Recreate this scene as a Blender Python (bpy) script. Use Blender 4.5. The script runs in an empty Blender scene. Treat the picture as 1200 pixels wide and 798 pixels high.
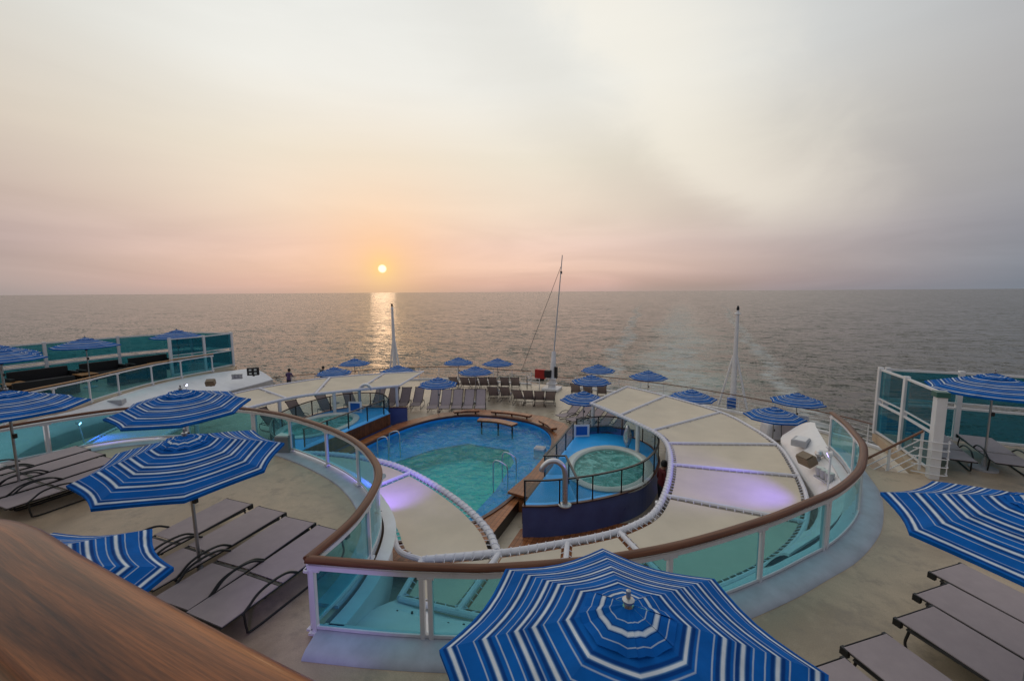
import bpy, bmesh, math, random
from mathutils import Vector, Matrix
random.seed(7)
sc = bpy.context.scene
COL = sc.collection
R = math.radians

# ------------------------------------------------------------------ camera geometry (ship axes: +Y aft, +X starboard-in-view)
FPX, HY, ROLL = 500.0, 342.0, -0.0064
YAW = math.atan(200 / 500)
CAM = Vector((9.4, 0.0, 7.5))
_t = math.atan((399 - HY) / FPX)
def _yaw(v):
    c, s = math.cos(YAW), math.sin(YAW)
    return Vector((v[0]*c - v[1]*s, v[0]*s + v[1]*c, v[2]))
_F = Vector((0, math.cos(_t), -math.sin(_t))); _U0 = Vector((0, math.sin(_t), math.cos(_t))); _R0 = Vector((1, 0, 0))
_a = -ROLL
CF = _yaw(_F); CR = _yaw(_R0*math.cos(_a) - _U0*math.sin(_a)); CU = _yaw(_U0*math.cos(_a) + _R0*math.sin(_a))
def ray(px, py):
    return (CF + CR*((px-600)/FPX) + CU*((399-py)/FPX))
def P(px, py, z):
    d = ray(px, py); s = (z - CAM.z)/d.z
    return CAM + d*s
def P2(px, py, z):
    p = P(px, py, z); return (p.x, p.y)

# ------------------------------------------------------------------ materials
def lin(c):
    return tuple(((x/255)/12.92 if x/255 <= .04045 else ((x/255+.055)/1.055)**2.4) for x in c)
def newmat(name):
    m = bpy.data.materials.new(name); m.use_nodes = True
    nt = m.node_tree; b = nt.nodes['Principled BSDF']
    return m, nt, b
def simple(name, col, rough=.5, metal=0, var=.12, scale=3.0, bump=0.0, bscale=40, coat=0, spec=.5):
    m, nt, b = newmat(name)
    N = nt.nodes; L = nt.links
    tc = N.new('ShaderNodeTexCoord'); no = N.new('ShaderNodeTexNoise')
    no.inputs['Scale'].default_value = scale; no.inputs['Detail'].default_value = 6; no.inputs['Roughness'].default_value = .6
    L.new(tc.outputs['Object'], no.inputs['Vector'])
    mr = N.new('ShaderNodeMapRange'); mr.inputs[1].default_value = .3; mr.inputs[2].default_value = .7
    mr.inputs[3].default_value = 1-var; mr.inputs[4].default_value = 1+var
    L.new(no.outputs['Fac'], mr.inputs[0])
    mx = N.new('ShaderNodeMix'); mx.data_type = 'RGBA'; mx.blend_type = 'MULTIPLY'; mx.inputs[0].default_value = 1
    mx.inputs[6].default_value = (*col, 1); L.new(mr.outputs[0], mx.inputs[7])
    L.new(mx.outputs[2], b.inputs['Base Color'])
    r2 = N.new('ShaderNodeMapRange'); r2.inputs[1].default_value = .3; r2.inputs[2].default_value = .7
    r2.inputs[3].default_value = max(.02, rough-.08); r2.inputs[4].default_value = min(1, rough+.08)
    L.new(no.outputs['Fac'], r2.inputs[0]); L.new(r2.outputs[0], b.inputs['Roughness'])
    b.inputs['Metallic'].default_value = metal
    b.inputs['Coat Weight'].default_value = coat; b.inputs['Coat Roughness'].default_value = .15
    b.inputs['Specular IOR Level'].default_value = spec
    if bump:
        n2 = N.new('ShaderNodeTexNoise'); n2.inputs['Scale'].default_value = bscale; n2.inputs['Detail'].default_value = 4
        L.new(tc.outputs['Object'], n2.inputs['Vector'])
        bp = N.new('ShaderNodeBump'); bp.inputs['Strength'].default_value = bump; bp.inputs['Distance'].default_value = .02
        L.new(n2.outputs['Fac'], bp.inputs['Height']); L.new(bp.outputs[0], b.inputs['Normal'])
    return m
def deckmat(name, c1, c2, c3, rough=(.28, .6)):
    m, nt, b = newmat(name); N = nt.nodes; L = nt.links
    tc = N.new('ShaderNodeTexCoord')
    n1 = N.new('ShaderNodeTexNoise'); n1.inputs['Scale'].default_value = .55; n1.inputs['Detail'].default_value = 8; n1.inputs['Roughness'].default_value = .65
    n1.inputs['Distortion'].default_value = .5
    n2 = N.new('ShaderNodeTexNoise'); n2.inputs['Scale'].default_value = 2.6; n2.inputs['Detail'].default_value = 9; n2.inputs['Roughness'].default_value = .7
    L.new(tc.outputs['Object'], n1.inputs['Vector']); L.new(tc.outputs['Object'], n2.inputs['Vector'])
    r1 = N.new('ShaderNodeValToRGB'); e = r1.color_ramp.elements
    e[0].position = .40; e[0].color = (*c1, 1); e[1].position = .60; e[1].color = (*c2, 1)
    L.new(n1.outputs['Fac'], r1.inputs[0])
    mm = N.new('ShaderNodeMapRange'); mm.inputs[1].default_value = .52; mm.inputs[2].default_value = .72
    L.new(n2.outputs['Fac'], mm.inputs[0])
    sc_ = N.new('ShaderNodeMath'); sc_.operation = 'MULTIPLY'; sc_.inputs[1].default_value = .8; L.new(mm.outputs[0], sc_.inputs[0])
    mx = N.new('ShaderNodeMix'); mx.data_type = 'RGBA'; L.new(sc_.outputs[0], mx.inputs[0])
    L.new(r1.outputs[0], mx.inputs[6]); mx.inputs[7].default_value = (*c3, 1)
    # fine speckle
    n3 = N.new('ShaderNodeTexNoise'); n3.inputs['Scale'].default_value = 60; n3.inputs['Detail'].default_value = 3
    L.new(tc.outputs['Object'], n3.inputs['Vector'])
    m3 = N.new('ShaderNodeMapRange'); m3.inputs[1].default_value = .3; m3.inputs[2].default_value = .7; m3.inputs[3].default_value = .9; m3.inputs[4].default_value = 1.1
    L.new(n3.outputs['Fac'], m3.inputs[0])
    x2 = N.new('ShaderNodeMix'); x2.data_type = 'RGBA'; x2.blend_type = 'MULTIPLY'; x2.inputs[0].default_value = 1
    L.new(mx.outputs[2], x2.inputs[6]); L.new(m3.outputs[0], x2.inputs[7]); L.new(x2.outputs[2], b.inputs['Base Color'])
    rr = N.new('ShaderNodeMapRange'); rr.inputs[1].default_value = .35; rr.inputs[2].default_value = .65; rr.inputs[3].default_value = rough[0]; rr.inputs[4].default_value = rough[1]
    L.new(n1.outputs['Fac'], rr.inputs[0]); L.new(rr.outputs[0], b.inputs['Roughness'])
    bp = N.new('ShaderNodeBump'); bp.inputs['Strength'].default_value = .15; bp.inputs['Distance'].default_value = .02
    L.new(n2.outputs['Fac'], bp.inputs['Height']); L.new(bp.outputs[0], b.inputs['Normal'])
    return m
def woodmat(name, c1, c2, sx=1.5, sy=14, rough=.3, coat=.4, planks=0, uv=True, rot=0, fine=False):
    m, nt, b = newmat(name); N = nt.nodes; L = nt.links
    tc = N.new('ShaderNodeTexCoord'); mp = N.new('ShaderNodeMapping')
    mp.inputs['Scale'].default_value = (sx, sy, sy); mp.inputs['Rotation'].default_value = (0, 0, rot)
    L.new(tc.outputs['UV' if uv else 'Object'], mp.inputs['Vector'])
    n1 = N.new('ShaderNodeTexNoise'); n1.inputs['Scale'].default_value = 1; n1.inputs['Detail'].default_value = 8; n1.inputs['Roughness'].default_value = .65; n1.inputs['Distortion'].default_value = .6
    L.new(mp.outputs[0], n1.inputs['Vector'])
    r1 = N.new('ShaderNodeValToRGB'); e = r1.color_ramp.elements
    e[0].position = .35; e[0].color = (*c1, 1); e[1].position = .65; e[1].color = (*c2, 1)
    L.new(n1.outputs['Fac'], r1.inputs[0])
    out = r1.outputs[0]
    if fine:  # pores and fine streaks along the grain
        mf = N.new('ShaderNodeMapping'); mf.inputs['Scale'].default_value = (9, 330, 330); L.new(tc.outputs['UV'], mf.inputs['Vector'])
        nf = N.new('ShaderNodeTexNoise'); nf.inputs['Scale'].default_value = 1; nf.inputs['Detail'].default_value = 6; nf.inputs['Roughness'].default_value = .7; L.new(mf.outputs[0], nf.inputs['Vector'])
        rf = N.new('ShaderNodeMapRange'); rf.inputs[1].default_value = .35; rf.inputs[2].default_value = .6; rf.inputs[3].default_value = .55; rf.inputs[4].default_value = 1.1; L.new(nf.outputs['Fac'], rf.inputs[0])
        xf = N.new('ShaderNodeMix'); xf.data_type = 'RGBA'; xf.blend_type = 'MULTIPLY'; xf.inputs[0].default_value = 1; L.new(out, xf.inputs[6]); L.new(rf.outputs[0], xf.inputs[7]); out = xf.outputs[2]
    if planks:
        sp = N.new('ShaderNodeSeparateXYZ')
        m2 = N.new('ShaderNodeMapping'); m2.inputs['Rotation'].default_value = (0, 0, rot); L.new(tc.outputs['UV' if uv else 'Object'], m2.inputs['Vector'])
        L.new(m2.outputs[0], sp.inputs[0])
        mu = N.new('ShaderNodeMath'); mu.operation = 'MULTIPLY'; mu.inputs[1].default_value = planks; L.new(sp.outputs[1], mu.inputs[0])
        fr = N.new('ShaderNodeMath'); fr.operation = 'FRACT'; L.new(mu.outputs[0], fr.inputs[0])
        gt = N.new('ShaderNodeMath'); gt.operation = 'GREATER_THAN'; gt.inputs[1].default_value = .93; L.new(fr.outputs[0], gt.inputs[0])
        fl = N.new('ShaderNodeMath'); fl.operation = 'FLOOR'; L.new(mu.outputs[0], fl.inputs[0])
        wn = N.new('ShaderNodeTexWhiteNoise'); wn.noise_dimensions = '1D'; L.new(fl.outputs[0], wn.inputs['W'])
        ms = N.new('ShaderNodeMapRange'); ms.inputs[3].default_value = .75; ms.inputs[4].default_value = 1.2; L.new(wn.outputs[0], ms.inputs[0])
        x1 = N.new('ShaderNodeMix'); x1.data_type = 'RGBA'; x1.blend_type = 'MULTIPLY'; x1.inputs[0].default_value = 1
        L.new(out, x1.inputs[6]); L.new(ms.outputs[0], x1.inputs[7])
        x2 = N.new('ShaderNodeMix'); x2.data_type = 'RGBA'; L.new(gt.outputs[0], x2.inputs[0]); L.new(x1.outputs[2], x2.inputs[6])
        x2.inputs[7].default_value = (.02, .012, .008, 1); out = x2.outputs[2]
    L.new(out, b.inputs['Base Color'])
    b.inputs['Roughness'].default_value = rough; b.inputs['Coat Weight'].default_value = coat; b.inputs['Coat Roughness'].default_value = .12; b.inputs['Specular IOR Level'].default_value = .2
    bp = N.new('ShaderNodeBump'); bp.inputs['Strength'].default_value = .12; bp.inputs['Distance'].default_value = .01
    L.new(n1.outputs['Fac'], bp.inputs['Height']); L.new(bp.outputs[0], b.inputs['Normal'])
    return m
def glassmat(name, tint, refl=1.0, rough=.02):
    m = bpy.data.materials.new(name); m.use_nodes = True; nt = m.node_tree; N = nt.nodes; L = nt.links
    N.remove(N['Principled BSDF']); o = N['Material Output']
    tr = N.new('ShaderNodeBsdfTransparent'); tr.inputs[0].default_value = (*tint, 1)
    gl = N.new('ShaderNodeBsdfGlossy'); gl.inputs['Roughness'].default_value = rough; gl.inputs[0].default_value = (.9, .95, .95, 1)
    fr = N.new('ShaderNodeFresnel'); fr.inputs[0].default_value = 1.45
    mu = N.new('ShaderNodeMath'); mu.operation = 'MULTIPLY'; mu.inputs[1].default_value = refl; ge = N.new('ShaderNodeNewGeometry'); iv = N.new('ShaderNodeMath'); iv.operation = 'SUBTRACT'; iv.inputs[0].default_value = 1; L.new(ge.outputs['Backfacing'], iv.inputs[1]); m1 = N.new('ShaderNodeMath'); m1.operation = 'MULTIPLY'; L.new(fr.outputs[0], m1.inputs[0]); L.new(iv.outputs[0], m1.inputs[1]); L.new(m1.outputs[0], mu.inputs[0])
    mx = N.new('ShaderNodeMixShader'); L.new(mu.outputs[0], mx.inputs[0]); L.new(tr.outputs[0], mx.inputs[1]); L.new(gl.outputs[0], mx.inputs[2])
    df = N.new('ShaderNodeBsdfDiffuse'); df.inputs[0].default_value = (.05, .40, .50, 1)
    m2 = N.new('ShaderNodeMixShader'); m2.inputs[0].default_value = .09; L.new(mx.outputs[0], m2.inputs[1]); L.new(df.outputs[0], m2.inputs[2])
    L.new(m2.outputs[0], o.inputs[0])
    return m
def watermat(name, tint, scale=2.2, strength=.6, scat=(.02, .2, .2), mixs=.25):
    m = bpy.data.materials.new(name); m.use_nodes = True; nt = m.node_tree; N = nt.nodes; L = nt.links
    N.remove(N['Principled BSDF']); o = N['Material Output']
    tc = N.new('ShaderNodeTexCoord')
    n1 = N.new('ShaderNodeTexNoise'); n1.inputs['Scale'].default_value = scale; n1.inputs['Detail'].default_value = 4; n1.inputs['Roughness'].default_value = .55; n1.inputs['Distortion'].default_value = 1.2
    L.new(tc.outputs['Object'], n1.inputs['Vector'])
    bp = N.new('ShaderNodeBump'); bp.inputs['Strength'].default_value = strength; bp.inputs['Distance'].default_value = .12; L.new(n1.outputs['Fac'], bp.inputs['Height'])
    tr = N.new('ShaderNodeBsdfRefraction'); tr.inputs['IOR'].default_value = 1.0
    tr = N.new('ShaderNodeBsdfTransparent'); tr.inputs[0].default_value = (*tint, 1)
    df = N.new('ShaderNodeBsdfDiffuse'); df.inputs[0].default_value = (*scat, 1); L.new(bp.outputs[0], df.inputs['Normal'])
    ma = N.new('ShaderNodeMapRange'); ma.inputs[1].default_value = .4; ma.inputs[2].default_value = .64; ma.inputs[3].default_value = mixs*.35; ma.inputs[4].default_value = mixs*2.1; L.new(n1.outputs['Fac'], ma.inputs[0])
    m0 = N.new('ShaderNodeMixShader'); L.new(ma.outputs[0], m0.inputs[0]); L.new(tr.outputs[0], m0.inputs[1]); L.new(df.outputs[0], m0.inputs[2])
    gl = N.new('ShaderNodeBsdfGlossy'); gl.inputs['Roughness'].default_value = .03; L.new(bp.outputs[0], gl.inputs['Normal'])
    fr = N.new('ShaderNodeFresnel'); fr.inputs[0].default_value = 1.24; L.new(bp.outputs[0], fr.inputs['Normal'])
    mx = N.new('ShaderNodeMixShader'); L.new(fr.outputs[0], mx.inputs[0]); L.new(m0.outputs[0], mx.inputs[1]); L.new(gl.outputs[0], mx.inputs[2])
    L.new(mx.outputs[0], o.inputs[0])
    return m
def emit(name, col, s):
    m, nt, b = newmat(name); b.inputs['Base Color'].default_value = (*col, 1)
    b.inputs['Emission Color'].default_value = (*col, 1); b.inputs['Emission Strength'].default_value = s
    return m

M = {}
M['deck'] = deckmat('deck_coating', (.36, .262, .175), (.54, .405, .28), (.27, .205, .155))
M['pdeck'] = deckmat('pool_deck_coating', (.44, .37, .27), (.52, .44, .33), (.36, .31, .25), (.2, .45))
M['gutter'] = simple('grey_gutter_paint', (.42, .45, .50), .45, var=.2, scale=2)
M['white'] = simple('white_paint', (.74, .73, .74), .35, var=.07, scale=2.5)
M['whitefab'] = simple('white_padding', (.72, .70, .74), .75, var=.08, scale=5)
M['awning'] = simple('beige_shade_cloth', (.66, .57, .45), .85, var=.09, scale=.9, bump=.15, bscale=120, spec=.15)
M['lash'] = simple('white_cord', (.75, .73, .78), .8, var=.05)
M['darkcord'] = simple('dark_cord', (.05, .05, .06), .8)
M['handrail'] = woodmat('varnished_handrail', (.075, .024, .010), (.17, .062, .027), 1.2, 30, .42, .12)
M['bigrail'] = woodmat('varnished_foreground_rail', (.055, .014, .004), (.33, .105, .028), 1.1, 20, .3, .22, fine=True)
M['teak'] = woodmat('teak_decking', (.25, .085, .03), (.46, .175, .065), .8, 9, .34, .2, planks=7, uv=False, rot=R(90))
M['teakwall'] = woodmat('teak_cladding', (.10, .042, .02), (.19, .08, .036), .8, 9, .4, .2, planks=6, uv=False)
M['sling'] = simple('taupe_sling_mesh', (.40, .33, .335), .8, var=.06, scale=6, bump=.25, bscale=220, spec=.2)
M['dframe'] = simple('dark_lounger_frame', (.025, .023, .023), .4, metal=.3, var=.2)
M['alu'] = simple('brushed_aluminium', (.45, .45, .46), .35, metal=.9, var=.1)
M['chrome'] = simple('polished_steel', (.66, .66, .68), .3, metal=.75, var=.05)
M['rubber'] = simple('black_plastic', (.012, .012, .013), .5)
M['navy'] = simple('navy_panel', (.085, .125, .33), .35, var=.15, scale=1.5)
M['darkred'] = simple('dark_brown_cap', (.09, .03, .02), .4)
M['poolblue'] = simple('blue_pool_paint', (.02, .42, .95), .45, var=.1, scale=1.3)
M['deepgreen'] = simple('deep_basin_paint', (.05, .78, .66), .5, var=.12, scale=.7)
M['spashell'] = simple('pale_spa_shell', (.62, .66, .62), .35, var=.06)
M['spagreen'] = simple('spa_basin', (.16, .66, .60), .5, var=.1)
M['water'] = watermat('pool_water', (.70, .97, 1.0), 2.4, 1.0, (.10, .52, .60), .16)
M['spawater'] = watermat('spa_water', (.74, .94, .92), 3.0, .5, (.26, .66, .62), .36)
M['glass'] = glassmat('teal_glass', (.50, .83, .88))
M['dglass'] = glassmat('dark_teal_glass', (.24, .58, .66))
M['spaglass'] = glassmat('clear_spa_glass', (.80, .86, .87), .8)
M['red'] = simple('red_paint', (.42, .022, .016), .45)
M['black'] = simple('black_upholstery', (.012, .010, .010), .6)
M['tabletop'] = simple('honey_wood_tabletop', (.40, .19, .06), .4)
M['grey'] = simple('grey_casing', (.42, .42, .44), .45, var=.15)
M['tan'] = simple('tan_casing', (.20, .14, .085), .5, var=.2)
M['stone'] = simple('beige_step_paint', (.56, .46, .38), .55, var=.08)
M['bulk'] = simple('bulkhead_paint', (.30, .27, .25), .6)
M['signblue'] = simple('blue_sign_face', (.01, .10, .40), .4)
M['lit'] = emit('lit_lamp_lens', (.75, .78, 1.0), 6)
M['litviolet'] = emit('lit_violet_lens', (.35, .25, 1.0), 8)

def stripes(name, vent=False):
    m, nt, b = newmat(name); N = nt.nodes; L = nt.links
    uv = N.new('ShaderNodeTexCoord'); sp = N.new('ShaderNodeSeparateXYZ'); L.new(uv.outputs['UV'], sp.inputs[0])
    r = N.new('ShaderNodeValToRGB'); cr = r.color_ramp; cr.interpolation = 'LINEAR'
    base = (.003, .128, .49); dark = (.002, .055, .26); pale = (.74, .79, .86); mid = (.10, .26, .52); thin = (.44, .54, .70)
    el = []
    def band(c, w):
        el.extend([(c-w/2-.022, base), (c-w/2-.016, dark), (c-w/2-.002, dark), (c-w/2+.004, mid), (c-w*.22, pale), (c+w*.22, pale), (c+w/2-.004, mid), (c+w/2+.002, dark), (c+w/2+.016, dark), (c+w/2+.022, base)])
    def line(c, w=.0055):
        el.extend([(c-w/2-.002, base), (c-w/2, thin), (c+w/2, thin), (c+w/2+.002, base)])
    # stacked with a piecewise lookup: two ramps because a ramp holds 32 stops
    def fill(ramp, items):
        e = ramp.elements
        items = sorted(items, key=lambda t: t[0])
        e[0].position = 0; e[0].color = (*base, 1); e[1].position = 1; e[1].color = (*base, 1)
        for p, c in items:
            n = e.new(min(max(p, 0), 1)); n.color = (*c, 1)
    if vent:
        band(.60, .12); line(.84, .022); line(.38, .022); fill(cr, el); col = r.outputs[0]
    else:
        band(.945, .034); line(.905); band(.752, .034); fill(cr, el)
        r2 = N.new('ShaderNodeValToRGB'); el.clear()
        band(.58, .032); line(.632); band(.487, .032); line(.54); fill(r2.color_ramp, el[:])
        r3 = N.new('ShaderNodeValToRGB'); el.clear()
        line(.81); line(.69); line(.435); line(.36); band(.31, .028); fill(r3.color_ramp, el[:])
        L.new(sp.outputs[1], r2.inputs[0]); L.new(sp.outputs[1], r3.inputs[0])
        def gate(lo, hi):
            a = N.new('ShaderNodeMath'); a.operation = 'GREATER_THAN'; a.inputs[1].default_value = lo; L.new(sp.outputs[1], a.inputs[0])
            c = N.new('ShaderNodeMath'); c.operation = 'LESS_THAN'; c.inputs[1].default_value = hi; L.new(sp.outputs[1], c.inputs[0])
            k = N.new('ShaderNodeMath'); k.operation = 'MULTIPLY'; L.new(a.outputs[0], k.inputs[0]); L.new(c.outputs[0], k.inputs[1]); return k
        def mixc(f, a, c):
            x = N.new('ShaderNodeMix'); x.data_type = 'RGBA'; L.new(f.outputs[0], x.inputs[0]); L.new(a, x.inputs[6]); L.new(c, x.inputs[7]); return x.outputs[2]
        col = mixc(gate(.40, .66), r.outputs[0], r2.outputs[0])
        col = mixc(gate(.80, .82), col, r3.outputs[0]); col = mixc(gate(.68, .70), col, r3.outputs[0])
        col = mixc(gate(.42, .45), col, r3.outputs[0]); col = mixc(gate(.0, .40), col, r3.outputs[0])
    L.new(r.inputs[0].links[0].from_socket if r.inputs[0].links else sp.outputs[1], r.inputs[0])
    # light soiling and weave
    tc = N.new('ShaderNodeTexNoise'); tc.inputs['Scale'].default_value = 5; tc.inputs['Detail'].default_value = 5; L.new(uv.outputs['Object'], tc.inputs['Vector'])
    mr = N.new('ShaderNodeMapRange'); mr.inputs[1].default_value = .3; mr.inputs[2].default_value = .7; mr.inputs[3].default_value = .85; mr.inputs[4].default_value = 1.12; L.new(tc.outputs['Fac'], mr.inputs[0])
    mx = N.new('ShaderNodeMix'); mx.data_type = 'RGBA'; mx.blend_type = 'MULTIPLY'; mx.inputs[0].default_value = 1; L.new(col, mx.inputs[6]); L.new(mr.outputs[0], mx.inputs[7])
    L.new(mx.outputs[2], b.inputs['Base Color']); b.inputs['Roughness'].default_value = .85; b.inputs['Specular IOR Level'].default_value = .15
    wv = N.new('ShaderNodeTexNoise'); wv.inputs['Scale'].default_value = 5; wv.inputs['Detail'].default_value = 5; L.new(uv.outputs['Object'], wv.inputs['Vector'])
    bp = N.new('ShaderNodeBump'); bp.inputs['Strength'].default_value = .5; bp.inputs['Distance'].default_value = .03; L.new(wv.outputs['Fac'], bp.inputs['Height']); L.new(bp.outputs[0], b.inputs['Normal'])
    o = N['Material Output']
    tl = N.new('ShaderNodeBsdfTranslucent'); L.new(mx.outputs[2], tl.inputs[0])
    ms = N.new('ShaderNodeMixShader'); ms.inputs[0].default_value = .22; L.new(b.outputs[0], ms.inputs[1]); L.new(tl.outputs[0], ms.inputs[2]); L.new(ms.outputs[0], o.inputs[0])
    return m
M['canopy'] = stripes('blue_striped_fabric'); M['vent'] = stripes('blue_striped_vent_fabric', True)

# ------------------------------------------------------------------ mesh helpers
def smooth_path(pts, n=6, closed=False):
    pts = [Vector(p) for p in pts]; out = []
    N_ = len(pts); rng = N_ if closed else N_-1
    for i in range(rng):
        p0 = pts[(i-1) % N_] if (closed or i > 0) else pts[0]*2 - pts[1]
        p1 = pts[i]; p2 = pts[(i+1) % N_]
        p3 = pts[(i+2) % N_] if (closed or i+2 < N_) else p2*2 - p1
        for k in range(n):
            t = k/n
            out.append(.5*((2*p1) + (p2-p0)*t + (2*p0-5*p1+4*p2-p3)*t*t + (3*p1-p0-3*p2+p3)*t**3))
    if not closed: out.append(pts[-1])
    return out
def v3(pts, z): return [Vector((p[0], p[1], z)) for p in pts]
def resample(pts, n):
    d = [0]
    for a, b in zip(pts, pts[1:]): d.append(d[-1] + (b-a).length)
    out = []; j = 0
    for k in range(n+1):
        s = d[-1]*k/n
        while j < len(d)-2 and d[j+1] < s: j += 1
        t = (s-d[j])/max(1e-9, d[j+1]-d[j]); out.append(pts[j].lerp(pts[j+1], min(1, max(0, t))))
    return out
def plen(pts): return sum((b-a).length for a, b in zip(pts, pts[1:]))
def subpath(pts, s0, s1, n):
    d = [0]
    for a, b in zip(pts, pts[1:]): d.append(d[-1] + (b-a).length)
    def at(s):
        s = min(max(s, 0), d[-1])
        for j in range(len(d)-1):
            if s <= d[j+1] or j == len(d)-2:
                return pts[j].lerp(pts[j+1], min(1, max(0, (s-d[j])/max(1e-9, d[j+1]-d[j]))))
    return [at(s0 + (s1-s0)*k/n) for k in range(n+1)]
def nearest_s(pts, q):
    best = (1e9, 0); s = 0
    for a, b in zip(pts, pts[1:]):
        ab = b-a; l = ab.length
        if l < 1e-9: continue
        t = min(1, max(0, (q-a).dot(ab)/l**2)); dd = (a+ab*t-q).length
        if dd < best[0]: best = (dd, s+t*l)
        s += l
    return best[1]
def offset2(pts, off):
    out = []
    for i, p in enumerate(pts):
        a = pts[max(0, i-1)]; b = pts[min(len(pts)-1, i+1)]
        t = (b-a); t.z = 0; t.normalize() if t.length > 0 else None
        out.append(p + Vector((t.y, -t.x, 0))*off)
    return out

class MB:
    def __init__(s): s.v = []; s.f = []; s.uv = []; s.mi = []; s.cur = 0
    def face(s, idx, uv=None): s.f.append(tuple(idx)); s.uv.append(uv); s.mi.append(s.cur)
    def box(s, c, size, rz=0, rx=0, ry=0, taper=1):
        b = len(s.v); hx, hy, hz = size[0]/2, size[1]/2, size[2]/2
        m = Matrix.Translation(Vector(c)) @ Matrix.Rotation(rz, 4, 'Z') @ Matrix.Rotation(ry, 4, 'Y') @ Matrix.Rotation(rx, 4, 'X')
        for z, k in ((-hz, 1), (hz, taper)):
            for x, y in ((-hx, -hy), (hx, -hy), (hx, hy), (-hx, hy)): s.v.append(m @ Vector((x*k, y*k, z)))
        for q in ((3, 2, 1, 0), (4, 5, 6, 7), (0, 1, 5, 4), (1, 2, 6, 5), (2, 3, 7, 6), (3, 0, 4, 7)): s.face([b+i for i in q])
        return s
    def tube(s, pts, r, n=8, closed=False, cap=True):
        pts = [Vector(p) for p in pts]; k = len(pts); b = len(s.v)
        rad = r if callable(r) else (lambda t: r)
        up = None; L = 0
        for i, p in enumerate(pts):
            if closed: t = pts[(i+1) % k] - pts[i-1]
            else: t = pts[min(k-1, i+1)] - pts[max(0, i-1)]
            t.normalize()
            if up is None: up = Vector((0, 0, 1)) if abs(t.z) < .9 else Vector((1, 0, 0))
            side = t.cross(up)
            if side.length < 1e-5: side = t.cross(Vector((0, 1, 0)))
            side.normalize(); up = side.cross(t).normalized()
            for j in range(n):
                a = 2*math.pi*j/n; s.v.append(p + (side*math.cos(a) + up*math.sin(a))*rad(i/max(1, k-1)))
        acc = [0]
        for a_, b_ in zip(pts, pts[1:]): acc.append(acc[-1] + (b_-a_).length)
        for i in range(k if closed else k-1):
            for j in range(n):
                a0 = b+i*n+j; a1 = b+i*n+(j+1) % n; i2 = (i+1) % k
                u0 = acc[i]; u1 = acc[i2] if i2 else acc[i]+.1
                s.face([a0, a1, b+i2*n+(j+1) % n, b+i2*n+j], [(u0, j/n), (u0, (j+1)/n), (u1, (j+1)/n), (u1, j/n)])
        if cap and not closed:
            s.face([b+j for j in range(n)][::-1]); s.face([b+(k-1)*n+j for j in range(n)])
        return s
    def sweep(s, pts, prof, closed=False, cap=True):
        """prof: list of (side, up) offsets; path roughly horizontal, mitred corners"""
        pts = [Vector(p) for p in pts]; k = len(pts); n = len(prof); b = len(s.v)
        for i, p in enumerate(pts):
            a = (pts[i]-pts[i-1]) if (i > 0 or closed) else pts[1]-pts[0]
            c = (pts[(i+1) % k]-pts[i]) if (i < k-1 or closed) else a
            a = a.normalized(); c = c.normalized()
            sa = a.cross(Vector((0, 0, 1))).normalized(); scd = c.cross(Vector((0, 0, 1))).normalized()
            sd = (sa+scd).normalized(); mul = 1/max(.35, sd.dot(sa))
            for o, u in prof: s.v.append(p + sd*o*mul + Vector((0, 0, u)))
        acc = [0]
        for a_, b_ in zip(pts, pts[1:]): acc.append(acc[-1] + (b_-a_).length)
        pl = [0]
        for q in range(n): pl.append(pl[-1] + math.dist(prof[q], prof[(q+1) % n]))
        for i in range(k if closed else k-1):
            for j in range(n):
                i2 = (i+1) % k; u0 = acc[i]; u1 = acc[i2] if i2 else acc[i]+.1
                s.face([b+i*n+j, b+i2*n+j, b+i2*n+(j+1) % n, b+i*n+(j+1) % n], [(u0, pl[j]), (u1, pl[j]), (u1, pl[j+1]), (u0, pl[j+1])])
        if cap and not closed:
            s.face([b+j for j in range(n)]); s.face([b+(k-1)*n+j for j in range(n)][::-1])
        return s
    def prism(s, poly, z0, z1):
        b = len(s.v); n = len(poly)
        for z in (z0, z1):
            for p in poly: s.v.append(Vector((p[0], p[1], z)))
        s.face([b+i for i in range(n)][::-1]); s.face([b+n+i for i in range(n)])
        for i in range(n): s.face([b+i, b+(i+1) % n, b+n+(i+1) % n, b+n+i])
        return s
    def grid(s, rows, thick=0):
        b = len(s.v); k = len(rows); n = len(rows[0])
        for r in rows:
            for p in r: s.v.append(Vector(p))
        for i in range(k-1):
            for j in range(n-1): s.face([b+i*n+j, b+i*n+j+1, b+(i+1)*n+j+1, b+(i+1)*n+j], [(i/(k-1), j/(n-1)), (i/(k-1), (j+1)/(n-1)), ((i+1)/(k-1), (j+1)/(n-1)), ((i+1)/(k-1), j/(n-1))])
        if thick:
            c = len(s.v)
            for r in rows:
                for p in r: s.v.append(Vector(p) - Vector((0, 0, thick)))
            for i in range(k-1):
                for j in range(n-1): s.face([c+i*n+j, c+(i+1)*n+j, c+(i+1)*n+j+1, c+i*n+j+1])
            ring = [(0, j) for j in range(n)] + [(i, n-1) for i in range(1, k)] + [(k-1, j) for j in range(n-2, -1, -1)] + [(i, 0) for i in range(k-2, 0, -1)]
            for (i, j), (p, q) in zip(ring, ring[1:]+ring[:1]): s.face([b+i*n+j, b+p*n+q, c+p*n+q, c+i*n+j])
        return s
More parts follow.
